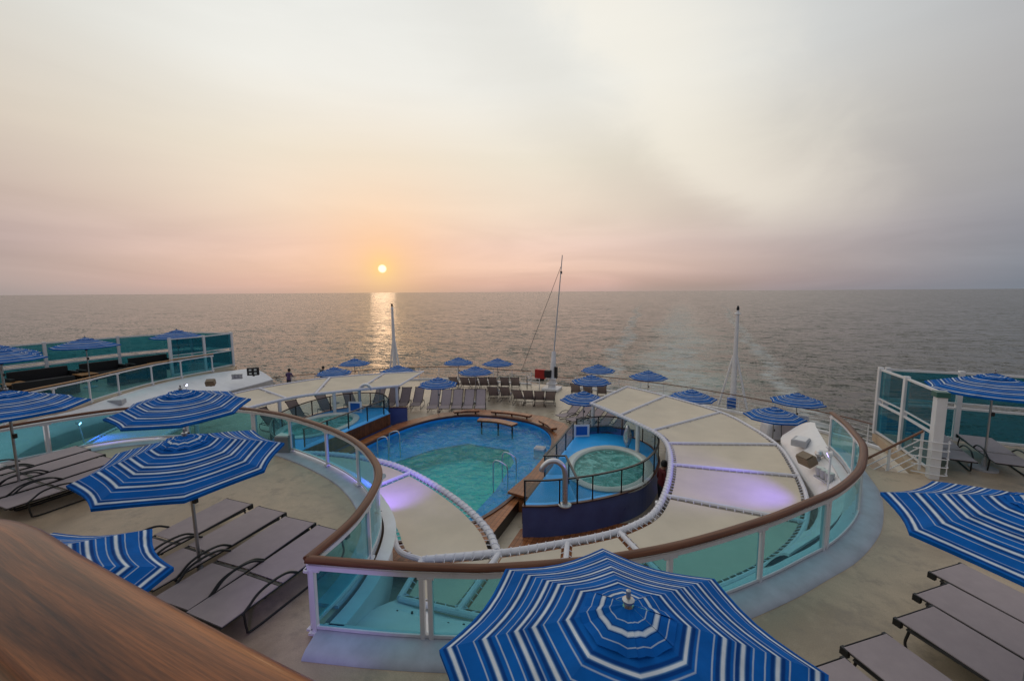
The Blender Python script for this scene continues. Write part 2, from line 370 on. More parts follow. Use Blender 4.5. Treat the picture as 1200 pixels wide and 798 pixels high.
    def lathe(s, prof, n=16, c=(0, 0, 0)):
        b = len(s.v); c = Vector(c)
        for r, z in prof:
            for j in range(n):
                a = 2*math.pi*j/n; s.v.append(c + Vector((r*math.cos(a), r*math.sin(a), z)))
        for i in range(len(prof)-1):
            for j in range(n): s.face([b+i*n+j, b+i*n+(j+1) % n, b+(i+1)*n+(j+1) % n, b+(i+1)*n+j])
        if prof[0][0] > 1e-4: s.face([b+j for j in range(n)][::-1])
        if prof[-1][0] > 1e-4: s.face([b+(len(prof)-1)*n+j for j in range(n)])
        return s
    def build(s, name, mat, parent=None, smooth=False, bevel=0, local=False):
        me = bpy.data.meshes.new(name); off = Vector((0, 0, 0))
        if parent is not None and not local: off = wloc(parent)
        me.from_pydata([tuple(v-off) for v in s.v], [], s.f)
        for m in (mat if isinstance(mat, (list, tuple)) else [mat]): me.materials.append(m)
        ul = me.uv_layers.new(name='UVMap')
        for p, uv, mi in zip(me.polygons, s.uv, s.mi):
            p.material_index = mi
            if uv:
                for li, q in zip(p.loop_indices, uv): ul.data[li].uv = q
        bm = bmesh.new(); bm.from_mesh(me); bmesh.ops.recalc_face_normals(bm, faces=bm.faces); 
        if len(bm.faces) == 1:
            bm.faces.ensure_lookup_table()
            if bm.faces[0].normal.z < 0: bm.faces[0].normal_flip()
        bm.to_mesh(me); bm.free()
        if smooth:
            for p in me.polygons: p.use_smooth = True
            try: me.set_sharp_from_angle(angle=R(40))
            except Exception: pass
        o = bpy.data.objects.new(name, me); COL.objects.link(o)
        if parent is not None: o.parent = parent
        if bevel:
            bv = o.modifiers.new('Bevel', 'BEVEL'); bv.width = bevel; bv.segments = 2; bv.limit_method = 'ANGLE'
        return o
def wloc(o):
    l = Vector(o.location)
    while o.parent: o = o.parent; l += Vector(o.location)
    return l
def tag(o, label=None, cat=None, group=None, kind=None):
    if label: o['label'] = label
    if cat: o['category'] = cat
    if group: o['group'] = group
    if kind: o['kind'] = kind
    return o
def thing(name, label, cat, loc=(0, 0, 0), rz=0, group=None):
    o = bpy.data.objects.new(name, None); COL.objects.link(o); o.location = loc; o.rotation_euler = (0, 0, rz)
    o.empty_display_size = .2
    return tag(o, label, cat, group)
def copy_tree(o, parent=None):
    c = o.copy(); COL.objects.link(c)
    if parent: c.parent = parent
    for ch in list(o.children): copy_tree(ch, c)
    return c
def struct(o): return tag(o, kind='structure')

# ------------------------------------------------------------------ outlines (metres, ship axes)
PEN = [(-7.7, 2.6), (-7.4, 5.1), (-6.75, 7.1), (-5.6, 8.1), (-4.3, 8.58), (-2.8, 8.8), (-1.3, 8.75), (.2, 8.45), (1.57, 8.03), (2.5, 7.6), (3.33, 7.05), (3.95, 6.5), (4.35, 5.9), (4.68, 5.15), (4.82, 4.6), (4.9, 3.9)]
RB = [(4.9, 3.9), (5.93, 4.17), (6.8, 4.45), (7.35, 4.67), (8.5, 5.3), (9.55, 6.08), (10.7, 7.2), (11.4, 8.0), (12.02, 8.75), (12.6, 9.7), (12.95, 10.5), (13.3, 11.6), (13.42, 12.5), (13.5, 13.5), (13.48, 14.45)]
PENs = smooth_path(v3(PEN, 0), 5); RBs = smooth_path(v3(RB, 0), 5)
LW = [(-10.6, 4.6), (-12.7, 7.2), (-13.6, 9.35), (-14.6, 11.15), (-15.5, 13.0), (-15.9, 14.7), (-16.1, 16.5)]
LWs = smooth_path(v3(LW, 0), 5)
ZU = 2.9

# ------------------------------------------------------------------ sea, hull, decks
def sea():
    m = MB(); E = 90000
    m.grid([[(-E, -E, -24), (E, -E, -24)], [(-E, E, -24), (E, E, -24)]])
    mat, nt, b = newmat('sea_water'); N = nt.nodes; L = nt.links
    tc = N.new('ShaderNodeTexCoord')
    def noise(scale, stretch, rot, detail=3, rough=.55, dist=.4):
        mp = N.new('ShaderNodeMapping'); mp.inputs['Rotation'].default_value = (0, 0, rot); mp.inputs['Scale'].default_value = (scale*stretch, scale, scale)
        L.new(tc.outputs['Object'], mp.inputs[0])
        n = N.new('ShaderNodeTexNoise'); n.inputs['Scale'].default_value = 1; n.inputs['Detail'].default_value = detail; n.inputs['Roughness'].default_value = rough; n.inputs['Distortion'].default_value = dist
        L.new(mp.outputs[0], n.inputs['Vector']); return n
    def mul(a, k):
        x = N.new('ShaderNodeMath'); x.operation = 'MULTIPLY'; L.new(a, x.inputs[0])
        if isinstance(k, (int, float)): x.inputs[1].default_value = k
        else: L.new(k, x.inputs[1])
        return x.outputs[0]
    def add(a, c):
        x = N.new('ShaderNodeMath'); x.operation = 'ADD'; L.new(a, x.inputs[0]); L.new(c, x.inputs[1]); return x.outputs[0]
    def mrange(a, i0, i1, o0=0., o1=1.):
        x = N.new('ShaderNodeMapRange'); x.interpolation_type = 'SMOOTHSTEP'
        for k, val in enumerate((i0, i1, o0, o1)): x.inputs[k+1].default_value = val
        L.new(a, x.inputs[0]); return x.outputs[0]
    # wave facets: three wave sizes tilt the surface normal directly (a bump map would be filtered away towards the horizon)
    def tilt(n, kx, ky):
        v = N.new('ShaderNodeVectorMath'); v.operation = 'SUBTRACT'; L.new(n.outputs['Color'], v.inputs[0]); v.inputs[1].default_value = (.5, .5, .5)
        w = N.new('ShaderNodeVectorMath'); w.operation = 'MULTIPLY'; L.new(v.outputs[0], w.inputs[0]); w.inputs[1].default_value = (kx, ky, 0); return w.outputs[0]
    def vadd(p, q):
        v = N.new('ShaderNodeVectorMath'); v.operation = 'ADD'; L.new(p, v.inputs[0])
        if isinstance(q, tuple): v.inputs[1].default_value = q
        else: L.new(q, v.inputs[1])
        return v.outputs[0]
    tl = vadd(vadd(tilt(noise(.07, .4, R(-22), 2), *SW1), tilt(noise(.42, .45, R(-30), 3, .6), *SW2)), tilt(noise(1.8, .6, R(-12), 3, .6), *SW3))
    # wake: two foam edges and a churned turquoise middle, in metres astern
    sp = N.new('ShaderNodeSeparateXYZ'); L.new(tc.outputs['Object'], sp.inputs[0])
    wob = noise(.018, 1, 0, 3); wx = N.new('ShaderNodeMath'); wx.operation = 'MULTIPLY_ADD'
    L.new(wob.outputs[0], wx.inputs[0]); wx.inputs[1].default_value = 26; wx.inputs[2].default_value = -13
    xx = add(sp.outputs[0], wx.outputs[0])
    def edge(x0, slope, half):
        k = mul(sp.outputs[1], slope); d = N.new('ShaderNodeMath'); d.operation = 'SUBTRACT'; L.new(xx, d.inputs[0]); L.new(k, d.inputs[1])
        d2 = N.new('ShaderNodeMath'); d2.operation = 'SUBTRACT'; L.new(d.outputs[0], d2.inputs[0]); d2.inputs[1].default_value = x0
        ab = N.new('ShaderNodeMath'); ab.operation = 'ABSOLUTE'; L.new(d2.outputs[0], ab.inputs[0])
        return mrange(ab.outputs[0], half, half*.15)
    fe = add(edge(-5, -.075, 6.0), edge(33, .055, 5.5)); mid = edge(13, .0, 38); core = edge(6, .0, 22)
    # water churned flat inside the wake
    calm = N.new('ShaderNodeMath'); calm.operation = 'MULTIPLY_ADD'; L.new(mul(mid, mrange(sp.outputs[1], 2500, 300)), calm.inputs[0]); calm.inputs[1].default_value = -.45; calm.inputs[2].default_value = 1
    ts = N.new('ShaderNodeVectorMath'); ts.operation = 'SCALE'; L.new(tl, ts.inputs[0]); L.new(calm.outputs[0], ts.inputs['Scale'])
    nn = N.new('ShaderNodeVectorMath'); nn.operation = 'NORMALIZE'; L.new(vadd(ts.outputs[0], (0, 0, 1)), nn.inputs[0]); L.new(nn.outputs[0], b.inputs['Normal'])
    fade = mrange(sp.outputs[1], 1300, 200)
    fn = noise(.22, .5, R(-25), 7, .68, 1.5); fm = mrange(fn.outputs[0], .43, .58)
    foam = mul(mul(add(mul(fe, .7), mul(core, .6)), fm), mul(fade, .95))
    cl = N.new('ShaderNodeClamp'); L.new(foam, cl.inputs[0])
    turq = mul(mul(mid, mrange(sp.outputs[1], 700, 150)), mrange(noise(.05, .5, R(-25), 4).outputs[0], .38, .62))
    c1 = N.new('ShaderNodeMix'); c1.data_type = 'RGBA'; c1.inputs[6].default_value = (.062, .058, .040, 1); c1.inputs[7].default_value = (.11, .16, .135, 1); L.new(turq, c1.inputs[0])
    c2 = N.new('ShaderNodeMix'); c2.data_type = 'RGBA'; L.new(cl.outputs[0], c2.inputs[0]); L.new(c1.outputs[2], c2.inputs[6]); c2.inputs[7].default_value = (.62, .64, .63, 1)
    L.new(c2.outputs[2], b.inputs['Base Color'])
    rg = N.new('ShaderNodeMapRange'); rg.inputs[3].default_value = .16; rg.inputs[4].default_value = .8; L.new(cl.outputs[0], rg.inputs[0]); L.new(rg.outputs[0], b.inputs['Roughness'])
    b.inputs['IOR'].default_value = 1.29
    struct(m.build('sea', mat))
SW1, SW2, SW3 = (.6, .8), (1.8, 2.3), (2.1, 2.5)
sea()

POOLDECK = [(21.5, -8), (21.5, 17), (20.3, 21.5), (18.4, 24.8), (16.5, 26.8), (13.3, 28.9), (9.6, 30.75), (4.4, 32.2), (0, 32.5), (-4.6, 32.4), (-8.6, 32.2), (-12.8, 30.3), (-16.3, 27.1), (-18.9, 24.3), (-20.6, 21), (-21.8, 17), (-21.8, -8)]
def poly_fill(name, outer, holes, z0, z1, mat):
    """flat slab with holes, walls on every loop"""
    bm = bmesh.new(); es = []
    for loop in [outer]+holes:
        vs = [bm.verts.new((p[0], p[1], z1)) for p in loop]
        es += [bm.edges.new((a, b)) for a, b in zip(vs, vs[1:]+vs[:1])]
    bmesh.ops.triangle_fill(bm, use_beauty=True, edges=es)
    fs = list(bm.faces)
    r = bmesh.ops.extrude_face_region(bm, geom=fs)
    for e in r['geom']:
        if isinstance(e, bmesh.types.BMVert): e.co.z = z0
    bmesh.ops.recalc_face_normals(bm, faces=bm.faces)
    me = bpy.data.meshes.new(name); bm.to_mesh(me); bm.free()
    me.materials.append(mat); o = bpy.data.objects.new(name, me); COL.objects.link(o); return o
def superellipse(cx, cy, a, b, n, k=64):
    out = []
    for i in range(k):
        t = 2*math.pi*i/k; c, s = math.cos(t), math.sin(t)
        out.append((cx + a*math.copysign(abs(c)**(2/n), c), cy + b*math.copysign(abs(s)**(2/n), s)))
    return out
POOL = superellipse(0, 15.4, 4.2, 6.3, 2.7)
pd_outline = [tuple(p[:2]) for p in smooth_path(v3(POOLDECK[1:-1], 0), 5)] + [(-21.8, -8), (21.5, -8)]
struct(poly_fill('pool_deck', pd_outline, [superellipse(0, 15.4, 4.5, 6.6, 2.7)], -.3, 0, M['pdeck']))
# hull below the decks
hull = MB(); hp = pd_outline; hb = len(hull.v); n = len(hp)
for z, k in ((-.31, .995), (-8, .97), (-25, .9)):
    for p in hp: hull.v.append(Vector((p[0]*k, p[1]*k, z)))
for i in range(2):
    for j in range(n): hull.face([i*n+j, i*n+(j+1) % n, (i+1)*n+(j+1) % n, (i+1)*n+j])
struct(hull.build('hull_side', M['white']))

# upper deck: one sheet with the peninsula and the two wings
updeck = [tuple(p[:2]) for p in PENs] + [tuple(p[:2]) for p in RBs[1:]] + [(14.1, 14.4), (14.1, 13.25), (15.1, 13.25), (15.25, 16.75), (21.2, 16.6), (21.2, -7), (-21.6, -7), (-21.6, 18.4), (-17.3, 18.7), (-16.0, 17.6)] + [tuple(p[:2]) for p in LWs[::-1]] + [(-9.3, 3.2), (-8.3, 2.4)]
struct(poly_fill('upper_deck', updeck, [], ZU-.25, ZU, M['deck']))
# bulkhead under the upper deck, closing the covered part of the pool deck
struct(MB().box((0, .5, 1.32), (40, .2, 2.6)).build('bulkhead_wall', M['bulk']))
# the deck the photographer stands on
struct(MB().prism([(-21, -7), (21, -7), (21, -.6), (10.5, -.55), (9.2, .15), (7.9, .62), (5, .7), (-21, .7)], 5.6, 5.85).build('observation_deck', M['deck']))
struct(MB().prism([(-21, -7), (21, -7), (21, -6), (-21, -6)], 2.9, 5.595).build('deckhouse_wall', M['white']))

# white fascia along the edge of peninsula and well opening
def fascia(path, off, name, label, z0, z1, th=.08):
    t = thing(name, label, 'fascia', tuple(path[0]))
    p = [Vector((q.x, q.y, 0)) for q in offset2(path, off)]
    m = MB(); m.sweep(p, [(-th/2, z0), (th/2, z0), (th/2, z1), (-th/2, z1)]); m.build('panel', M['white'], t, True)
    m = MB(); m.sweep(p, [(-.13, z1), (.10, z1), (.10, z1+.04), (-.13, z1+.04)]); m.build('ledge', M['white'], t, True)
    return t
fascia(PENs, -.16, 'deck_edge_fascia', 'white curved fascia under the glass railing of the lounger peninsula', 1.9, 2.84)
fascia(RBs, -.12, 'deck_edge_fascia', 'white curved fascia under the long front glass railing of the pool well', 1.9, 2.84)

# grey painted gutter outside the long railing
m = MB(); m.sweep(v3([tuple(p[:2]) for p in subpath(RBs, .1, plen(RBs), 110)], ZU), [(-.02, .002), (.40, .002), (.38, .035), (.30, .075), (.12, .105), (-.02, .11)])
struct(m.build('gutter_kerb', M['gutter'], smooth=True))
m = MB(); m.sweep(v3([tuple(p[:2]) for p in subpath(PENs, 0, plen(PENs)-.5, 80)], ZU), [(-.02, .05), (.3, .05), (.36, .03), (.37, .002), (-.02, .002)])
struct(m.build('gutter_kerb', M['gutter'], smooth=True))

# ------------------------------------------------------------------ railings
OVAL = [(.075*math.cos(a), .042*math.sin(a)) for a in [2*math.pi*i/14 for i in range(14)]]
def ssel(path, px): # arclength on path nearest pixel-measured spots
    return [nearest_s(path, Vector((p[0], p[1], 0))) for p in px]
def glass_railing(label, path, zb, spots, h=1.1, rail=M['handrail'], glass=M['glass'], oval=OVAL, name='glass_railing', double=(), bottom=.14, post=M['white'], group=None, pw=.06):
    t = thing(name, label, 'railing', (path[0].x, path[0].y, zb), group=group)
    up = lambda z: [Vector((p.x, p.y, zb+z)) for p in path]
    MB().sweep(up(h), oval).build('handrail', rail, t, True)
    MB().sweep(up(h-.10), [(-.03, -.03), (.03, -.03), (.03, .03), (-.03, .03)]).build('top_rail', post, t)
    MB().sweep(up(bottom), [(-.022, -.02), (.022, -.02), (.022, .02), (-.022, .02)]).build('bottom_rail', post, t)
    L = plen(path); ss = sorted(spots)
    for i, s in enumerate(ss):
        p = subpath(path, s, s, 1)[0]; q0 = subpath(path, max(0, s-.1), min(L, s+.1), 1); d = (q0[1]-q0[0]); rz = math.atan2(d.y, d.x)
        mm = MB()
        for o in ((-.055, .055) if i in double else (0,)):
            c = p + Vector((math.cos(rz), math.sin(rz), 0))*o
            mm.box((c.x, c.y, zb+(h-.13)/2), (pw, pw*1.2, h-.13), rz)
        mm.box((p.x, p.y, zb+.075), (pw*2.2, .15, .03), rz); mm.box((p.x, p.y, zb+h-.145), (.22, .06, .03), rz)
        mm.build('post', post, t)
    for a, b in zip(ss, ss[1:]):
        g = subpath(path, a+.06, b-.06, max(2, int((b-a)/.25)))
        MB().sweep([Vector((p.x, p.y, zb)) for p in g], [(-.006, bottom+.025), (.006, bottom+.025), (.006, h-.135), (-.006, h-.135)]).build('glass_panel', glass, t)
    return t
Lp = plen(PENs); Lr = plen(RBs)
pen_s = ssel(PENs, [(-7.6, 3.2), (-7.1, 5.95), (-5.04, 8.3), (-2.6, 8.8), (-1.0, 8.7), (.8, 8.3), (2.4, 7.67), (3.6, 6.8), (4.55, 5.45)]) + [Lp-.05]
glass_railing('wooden topped teal glass railing curving around the peninsula of loungers', PENs, ZU, pen_s, double=(2, 7, 3))
rb_s = [.06] + ssel(RBs, [(6.45, 4.33), (8.3, 5.2), (9.35, 5.93), (10.65, 7.15), (11.85, 8.5), (12.85, 10.25), (13.42, 12.4)]) + [Lr-.03]
glass_railing('long wooden topped teal glass railing sweeping round the right side of the pool well', RBs, ZU, rb_s, double=(1, 5))
lw_s = ssel(LWs, [(-11.2, 5.4), (-12.4, 6.9), (-13.3, 8.5), (-13.9, 9.8), (-14.6, 11.2), (-15.5, 13.0), (-15.85, 14.6), (-16.05, 16.4)])
SM = [(.045*math.cos(a), .028*math.sin(a)) for a in [2*math.pi*i/10 for i in range(10)]]
glass_railing('straight backed glass railing along the white fairing left of the pool well', LWs, ZU, lw_s, rail=M['tabletop'], oval=SM, pw=.05)

# tall glass wind screens
def wind_screen(label, pts, zb, h, mid=1.0, glass=M['dglass']):
    path = v3(pts, 0); t = thing('glass_wind_screen', label, 'wind screen', (pts[0][0], pts[0][1], zb))
    dense = []
    for a, b in zip(path, path[1:]): dense.append(a)
    dense.append(path[-1])
    for z in (h-.02, mid, .08):
        MB().sweep([Vector((p.x, p.y, zb+z)) for p in dense], [(-.025, -.03), (.025, -.03), (.025, .03), (-.025, .03)]).build('rail', M['white'], t)
    MB().sweep([Vector((p.x, p.y, zb+mid+.16)) for p in dense], [(-.02, -.02), (.02, -.02), (.02, .02), (-.02, .02)]).build('rail', M['white'], t)
    for p in path: MB().box((p.x, p.y, zb+h/2+.02), (.13, .13, h+.06)).build('post', M['white'], t, bevel=.01)
    for a, b in zip(path, path[1:]):
        d = (b-a).normalized()
        for z0, z1 in ((.12, mid-.04), (mid+.19, h-.06)):
            MB().sweep([a+d*.08+Vector((0, 0, zb)), b-d*.08+Vector((0, 0, zb))], [(-.008, z0), (.008, z0), (.008, z1), (-.008, z1)]).build('glass_panel', glass, t)
    return t
wind_screen('white framed dark teal glass screen beside the stairs at right', [(15.35, 13.3), (15.38, 15.2), (15.3, 16.7)], ZU, 2.1)
wind_screen('white framed glass screen behind the two flat loungers at far right', [(15.5, 16.75), (17.25, 16.72), (19.2, 16.6), (21, 16.5)], ZU, 2.1)
wind_screen('white framed teal glass corner screen at the end of the left wing', [(-17.2, 14.9), (-17.0, 16.6), (-17.3, 18.5)], ZU, 2.1)
wind_screen('long teal glass screen on the far side of the dark sofas', [(-21.4, 5.5), (-21.5, 8.5), (-21.6, 11.5), (-21.5, 14.6), (-20.6, 18.1), (-17.5, 18.55)], ZU, 2.1, mid=.95)

# stair down to the pool deck with its handrail
t = thing('deck_stair', 'beige stair with brown handrail going down beside the glass screen at right', 'stair', (14.4, 14, 0))
m = MB()
for i in range(10):
    x = 15.0 - .27*i; z = ZU-.02 - .29*(i+1)
    m.box((x-.135, 14.45, z/2), (.268, 2.2, z if z > .05 else .05))
m.build('steps', M['stone'], t)
top = [Vector((15.05, 13.32, 4.0)), Vector((13.2, 13.32, 2.5))]
MB().sweep(top, [(.05*math.cos(a), .03*math.sin(a)) for a in [2*math.pi*i/10 for i in range(10)]]).build('handrail', M['handrail'], t, True)
m = MB()
for k in range(1, 5):
    m.tube([top[0]-Vector((0, 0, .2*k)), top[1]-Vector((0, 0, .2*k))], .014, 6)
m.build('rail_bars', M['white'], t)
for k in range(4):
    p = top[0].lerp(top[1], k/3); MB().box((p.x, p.y, p.z-.5), (.045, .045, 1.0)).build('baluster', M['white'], t)
t = thing('stair_gate_post', 'thick white post with wire loops at the head of the stair', 'post', (15.1, 13.05, ZU))
MB().box((15.22, 13.1, ZU+1.02), (.2, .2, 2.04)).build('post_body', M['white'], t, bevel=.012)
MB().box((15.22, 13.1, ZU+2.1), (.26, .26, .13)).build('cap', simple('green_cap', (.03, .12, .10), .4), t, bevel=.01)
m = MB()
for k in range(5):
    z = ZU+.15+.2*k
    m.tube(smooth_path([(14.78, 13.05, z), (15.2, 12.93, z), (15.42, 12.95, z), (15.45, 13.1, z)], 5), .013, 6)
m.tube([(15.43, 13.0, ZU+.12), (15.43, 13.0, ZU+1.0)], .013, 6)
m.build('wire_guard', M['white'], t)

# white fairings beside the awnings, with their fittings
def fairing(label, top, bot, z1, z0):
    t = thing('curved_fairing', label, 'fairing', (top[0][0], top[0][1], z0))
    A = resample(smooth_path(v3(top, z1), 5), 24); B = resample(smooth_path(v3(bot, z0), 5), 24)
    rows = []
    for a, b in zip(A, B):
        r = []
        for k in range(7):
            s = k/6; p = a.lerp(b, s); p.z = z0+(z1-z0)*(1-s**1.6); r.append(p)
        r.append(b+Vector((0, 0, -.5))); rows.append(r)
    MB().grid(rows, .05).build('shell', M['white'], t, True)
    return t
fairing('smooth white fairing with floodlights below the left glass railing', [(-10.9, 4.9), (-12.9, 7.5), (-13.8, 9.4), (-14.8, 11.2), (-15.6, 13), (-15.9, 14.8), (-15.9, 16.6), (-15.2, 18.2)], [(-9.9, 5.6), (-12.2, 7.6), (-13.1, 9.3), (-13.25, 11.2), (-13.25, 13), (-13.45, 14.8), (-13.75, 17.2), (-14.1, 18.7)], 2.9, 2.2)
FR_T = [(11.3, 8.35), (12.5, 10.1), (13.25, 12.2), (13.5, 14.4), (13.75, 16.9), (13.85, 17.4)]; FR_B = [(11.0, 8.9), (12.0, 10.4), (12.72, 12.2), (12.76, 14.5), (12.8, 17.2), (13.4, 18.6)]
fairing('white sloping fairing with a tan floodlight beside the right shade', FR_T, FR_B, 2.88, 2.2)

FT = [tuple(p[:2]) for p in offset2(PENs[-1:]+RBs, -.2)][2:-16:4]; FT = [q for q in FT if q[1] < 10.4]
fairing('white curved inner shelf seen through the long front glass railing', [(4.95, 4.2)]+FT, [(4.9, 5.75), (5.9, 5.72), (6.9, 5.9), (8.1, 6.4), (9.1, 7.1), (10.2, 8.1), (11.2, 9.3), (11.9, 10.6)], 2.62, 2.1)
def lamp_head(label, p, kind, aim=0, name='floodlight'):
    t = thing(name, label, 'floodlight', p, aim)
    if kind == 'box':
        MB().box((0, 0, .16), (.42, .3, .26), 0, R(25)).build('housing', M['tan'], t, local=True, bevel=.02)
        MB().box((0, -.08, .30), (.36, .24, .02), 0, R(25)).build('lid', M['tan'], t, local=True)
        MB().box((0, .06, .02), (.1, .1, .12)).build('bracket', M['dframe'], t, local=True)
    elif kind == 'cluster':
        MB().box((0, 0, .03), (.5, .22, .05)).build('bracket', M['grey'], t, local=True)
        for k in range(3):
            MB().lathe([(.0, -.1), (.09, -.1), (.11, .1), (.0, .1)], 12, (-.17+.17*k, 0, .17)).build('lamp_can', M['grey'], t, True, local=True)
            MB().lathe([(.0, .0), (.085, .0), (.085, .012), (.0, .012)], 12, (-.17+.17*k, 0, .273)).build('lens', M['spashell'], t, True, local=True)
    elif kind == 'quad':
        MB().box((0, 0, .24), (.62, .16, .46)).build('housing', M['rubber'], t, local=True, bevel=.03)
        for x in (-.13, .13):
            for z in (.14, .34): MB().box((x, -.085, z), (.13, .012, .1)).build('lens', M['spashell'], t, local=True)
        MB().box((0, .05, .0), (.1, .08, .1)).build('bracket', M['dframe'], t, local=True)
    elif kind == 'junction':
        MB().box((0, 0, .12), (.55, .42, .2)).build('housing', M['grey'], t, local=True, bevel=.02)
        MB().box((0, -.03, .232), (.50, .30, .02)).build('lid', M['white'], t, local=True)
    elif kind == 'dome':
        MB().lathe([(.09, 0), (.09, .06), (.05, .09), (.05, .15)], 12).build('base', M['grey'], t, True, local=True)
        MB().lathe([(.0, .15), (.08, .17), (.11, .24), (.08, .32), (.0, .34)], 14).build('dome', M['chrome'], t, True, local=True)
    return t
def onfair(px, py, z): return tuple(P(px, py, z))
lamp_head('tan box floodlight in the middle of the right white fairing', onfair(945, 545, 2.6), 'box', R(-60))
lamp_head('small shiny dome camera beside the tan floodlight', onfair(959, 541, 2.65), 'dome', name='dome_camera')
lamp_head('grey cluster of three lamp cans on the right fairing', onfair(966, 563, 2.62), 'cluster', R(-70))
lamp_head('flat grey junction box at the far end of the right fairing', onfair(938, 522, 2.6), 'junction', R(65), name='junction_box')
lamp_head('tan floodlight on the left white fairing', onfair(247, 452, 2.75), 'box', R(40))
lamp_head('pale grey lamp cluster between tan and black lights on the left fairing', onfair(278, 444, 2.7), 'cluster', R(40))
lamp_head('black four lens floodlight at the tip of the left fairing', onfair(297, 440, 2.75), 'quad', R(40))
lamp_head('grey cable box on the left fairing above the second umbrella', onfair(137, 474, 2.6), 'junction', R(40), name='junction_box')

# ------------------------------------------------------------------ awnings
ZA = 2.2
RI = [(5.5, 19.8), (6.57, 18.76), (7.99, 17.2), (8.84, 16.02), (9.17, 14.53), (9.21, 12.46), (8.99, 10.48), (8.5, 9.47), (7.85, 8.78), (7.1, 8.2), (6.1, 7.48), (4.75, 6.72)]
RO = [(6.67, 24.1), (8.75, 22.57), (11.12, 20.32), (12.05, 18.4), (12.6, 16.6), (12.68, 14.8), (12.55, 12.6), (12.1, 10.8), (11.3, 9.3), (10.2, 8.0), (9.1, 7.0), (8.1, 6.3), (6.9, 5.85), (5.0, 5.65)]
def awning(label, inner, outer, beams, posts, zi=ZA, near=True, rim=.075, outer_tube=True):
    A = smooth_path(v3(inner, zi), 6); B = smooth_path(v3(outer, zi), 6)
    t = thing('shade_awning', label, 'awning', (inner[0][0], inner[0][1], 0))
    MB().tube(A, rim, 10).build('rim_tube', M['whitefab'], t, True)
    if outer_tube: MB().tube(B, rim*.7, 8).build('rim_tube', M['whitefab'], t, True)
    sa = [nearest_s(A, Vector((b[0][0], b[0][1], zi))) for b in beams]; sb = [nearest_s(B, Vector((b[1][0], b[1][1], zi))) for b in beams]
    for (i, o) in beams:
        a = Vector((i[0], i[1], zi+.01)); b = Vector((o[0], o[1], zi+.01))
        MB().tube([a, a.lerp(b, .5), b], .055, 8).build('cross_beam', M['whitefab'], t, True)
    lash = MB(); cords = MB()
    for k in range(len(beams)-1):
        n = max(4, int(max(abs(sa[k+1]-sa[k]), abs(sb[k+1]-sb[k]))/.4)); mm = 8
        ia = subpath(A, sa[k], sa[k+1], n); ib = subpath(B, sb[k], sb[k+1], n)
        rows = []
        for j in range(n+1):
            r = []
            L = (ib[j]-ia[j]).length; e0 = min(.17/L, .3); e1 = min(.13/L, .3)
            for q in range(mm+1):
                s = e0+(1-e0-e1)*q/mm; p = ia[j].lerp(ib[j], s)
                u = j/n; sag = -.10*math.sin(math.pi*q/mm)*math.sin(math.pi*u)
                r.append(Vector((p.x, p.y, zi-.01+sag)))
            rows.append(r)
        # pull the two beam edges in from the beams
        for q in range(mm+1):
            for (e, f) in ((0, 1), (n, n-1)):
                d = rows[f][q]-rows[e][q]; l = d.length
                if l > .01: rows[e][q] = rows[e][q]+d*min(.8, .12/l)
        MB().grid(rows, .012).build('shade_cloth', M['awning'], t, True)
        # lashing cords from cloth edge to tube
        for e_path, edge in ((ia, [r[0] for r in rows]), (ib, [r[-1] for r in rows])):
            Le = plen(edge); c = max(3, int(Le/.17))
            ee = resample(edge, c); tt = resample(e_path, c)
            for x, y in zip(ee, tt): lash.tube([x+Vector((0, 0, .012)), y+Vector((0, 0, rim*.6))], .010, 4)
        for e, bi in ((rows[0], k), (rows[-1], k+1)):
            a = Vector((*beams[bi][0], zi)); b = Vector((*beams[bi][1], zi)); c = max(3, int((b-a).length/.2))
            ee = resample(e, c)
            for x in ee:
                ab = b-a; s = (x-a).dot(ab)/ab.length_squared; y = a+ab*s
                lash.tube([x+Vector((0, 0, .012)), y+Vector((0, 0, .05))], .010, 4)
    # spiral wrap round the inner tube
    if near:
        L = plen(A); c = int(L/.02); pp = resample(A, c); hx = []
        for j, p in enumerate(pp):
            a = pp[max(0, j-1)]; b = pp[min(c, j+1)]; tg = (b-a).normalized(); sd = tg.cross(Vector((0, 0, 1))).normalized(); an = j*.02/.19*2*math.pi
            hx.append(p+(sd*math.cos(an)+Vector((0, 0, 1))*math.sin(an))*(rim+.006))
        lash.tube(hx, .011, 4)
    lash.build('lashing', M['lash'], t)
    for (x, y) in posts: MB().tube([(x, y, 0), (x, y, zi-.05)], .085, 10).build('post', M['white'], t, True)
    return t
beamsR = [((5.5, 19.8), (6.67, 24.1)), ((7.05, 18.27), (8.75, 22.57)), ((8.45, 16.6), (11.12, 20.32)), ((9.05, 15.4), (12.6, 16.6)), ((9.22, 13.5), (12.65, 13.9)), ((9.1, 11.3), (12.2, 11.1)), ((8.25, 9.15), (9.6, 7.45)), ((7.3, 8.34), (7.75, 6.15)), ((6.1, 7.48), (6.1, 5.73)), ((4.75, 6.72), (5.0, 5.65))]
postsR = [(5.62, 19.75), (7.9, 17.35), (9.12, 15.0), (9.0, 11.0), (8.9, 22.3)]
awning('beige laced shade awning sweeping round the right of the pool past the hot tub', RI, RO, beamsR, postsR)
mir = lambda L: [(-x, y) for x, y in L]
awning('beige shade awning curving behind the left hot tub', mir(RI), mir(RO), [((-a[0], a[1]), (-b[0], b[1])) for a, b in beamsR[:-1]], mir(postsR))
CI = [(-6.05, 7.5), (-5.48, 8.19), (-4.37, 9.02), (-2.83, 9.84), (-1.4, 10.37), (0, 10.52), (1.35, 10.39), (2.83, 9.84), (4.37, 9.02), (5.48, 8.19), (6.05, 7.5)]
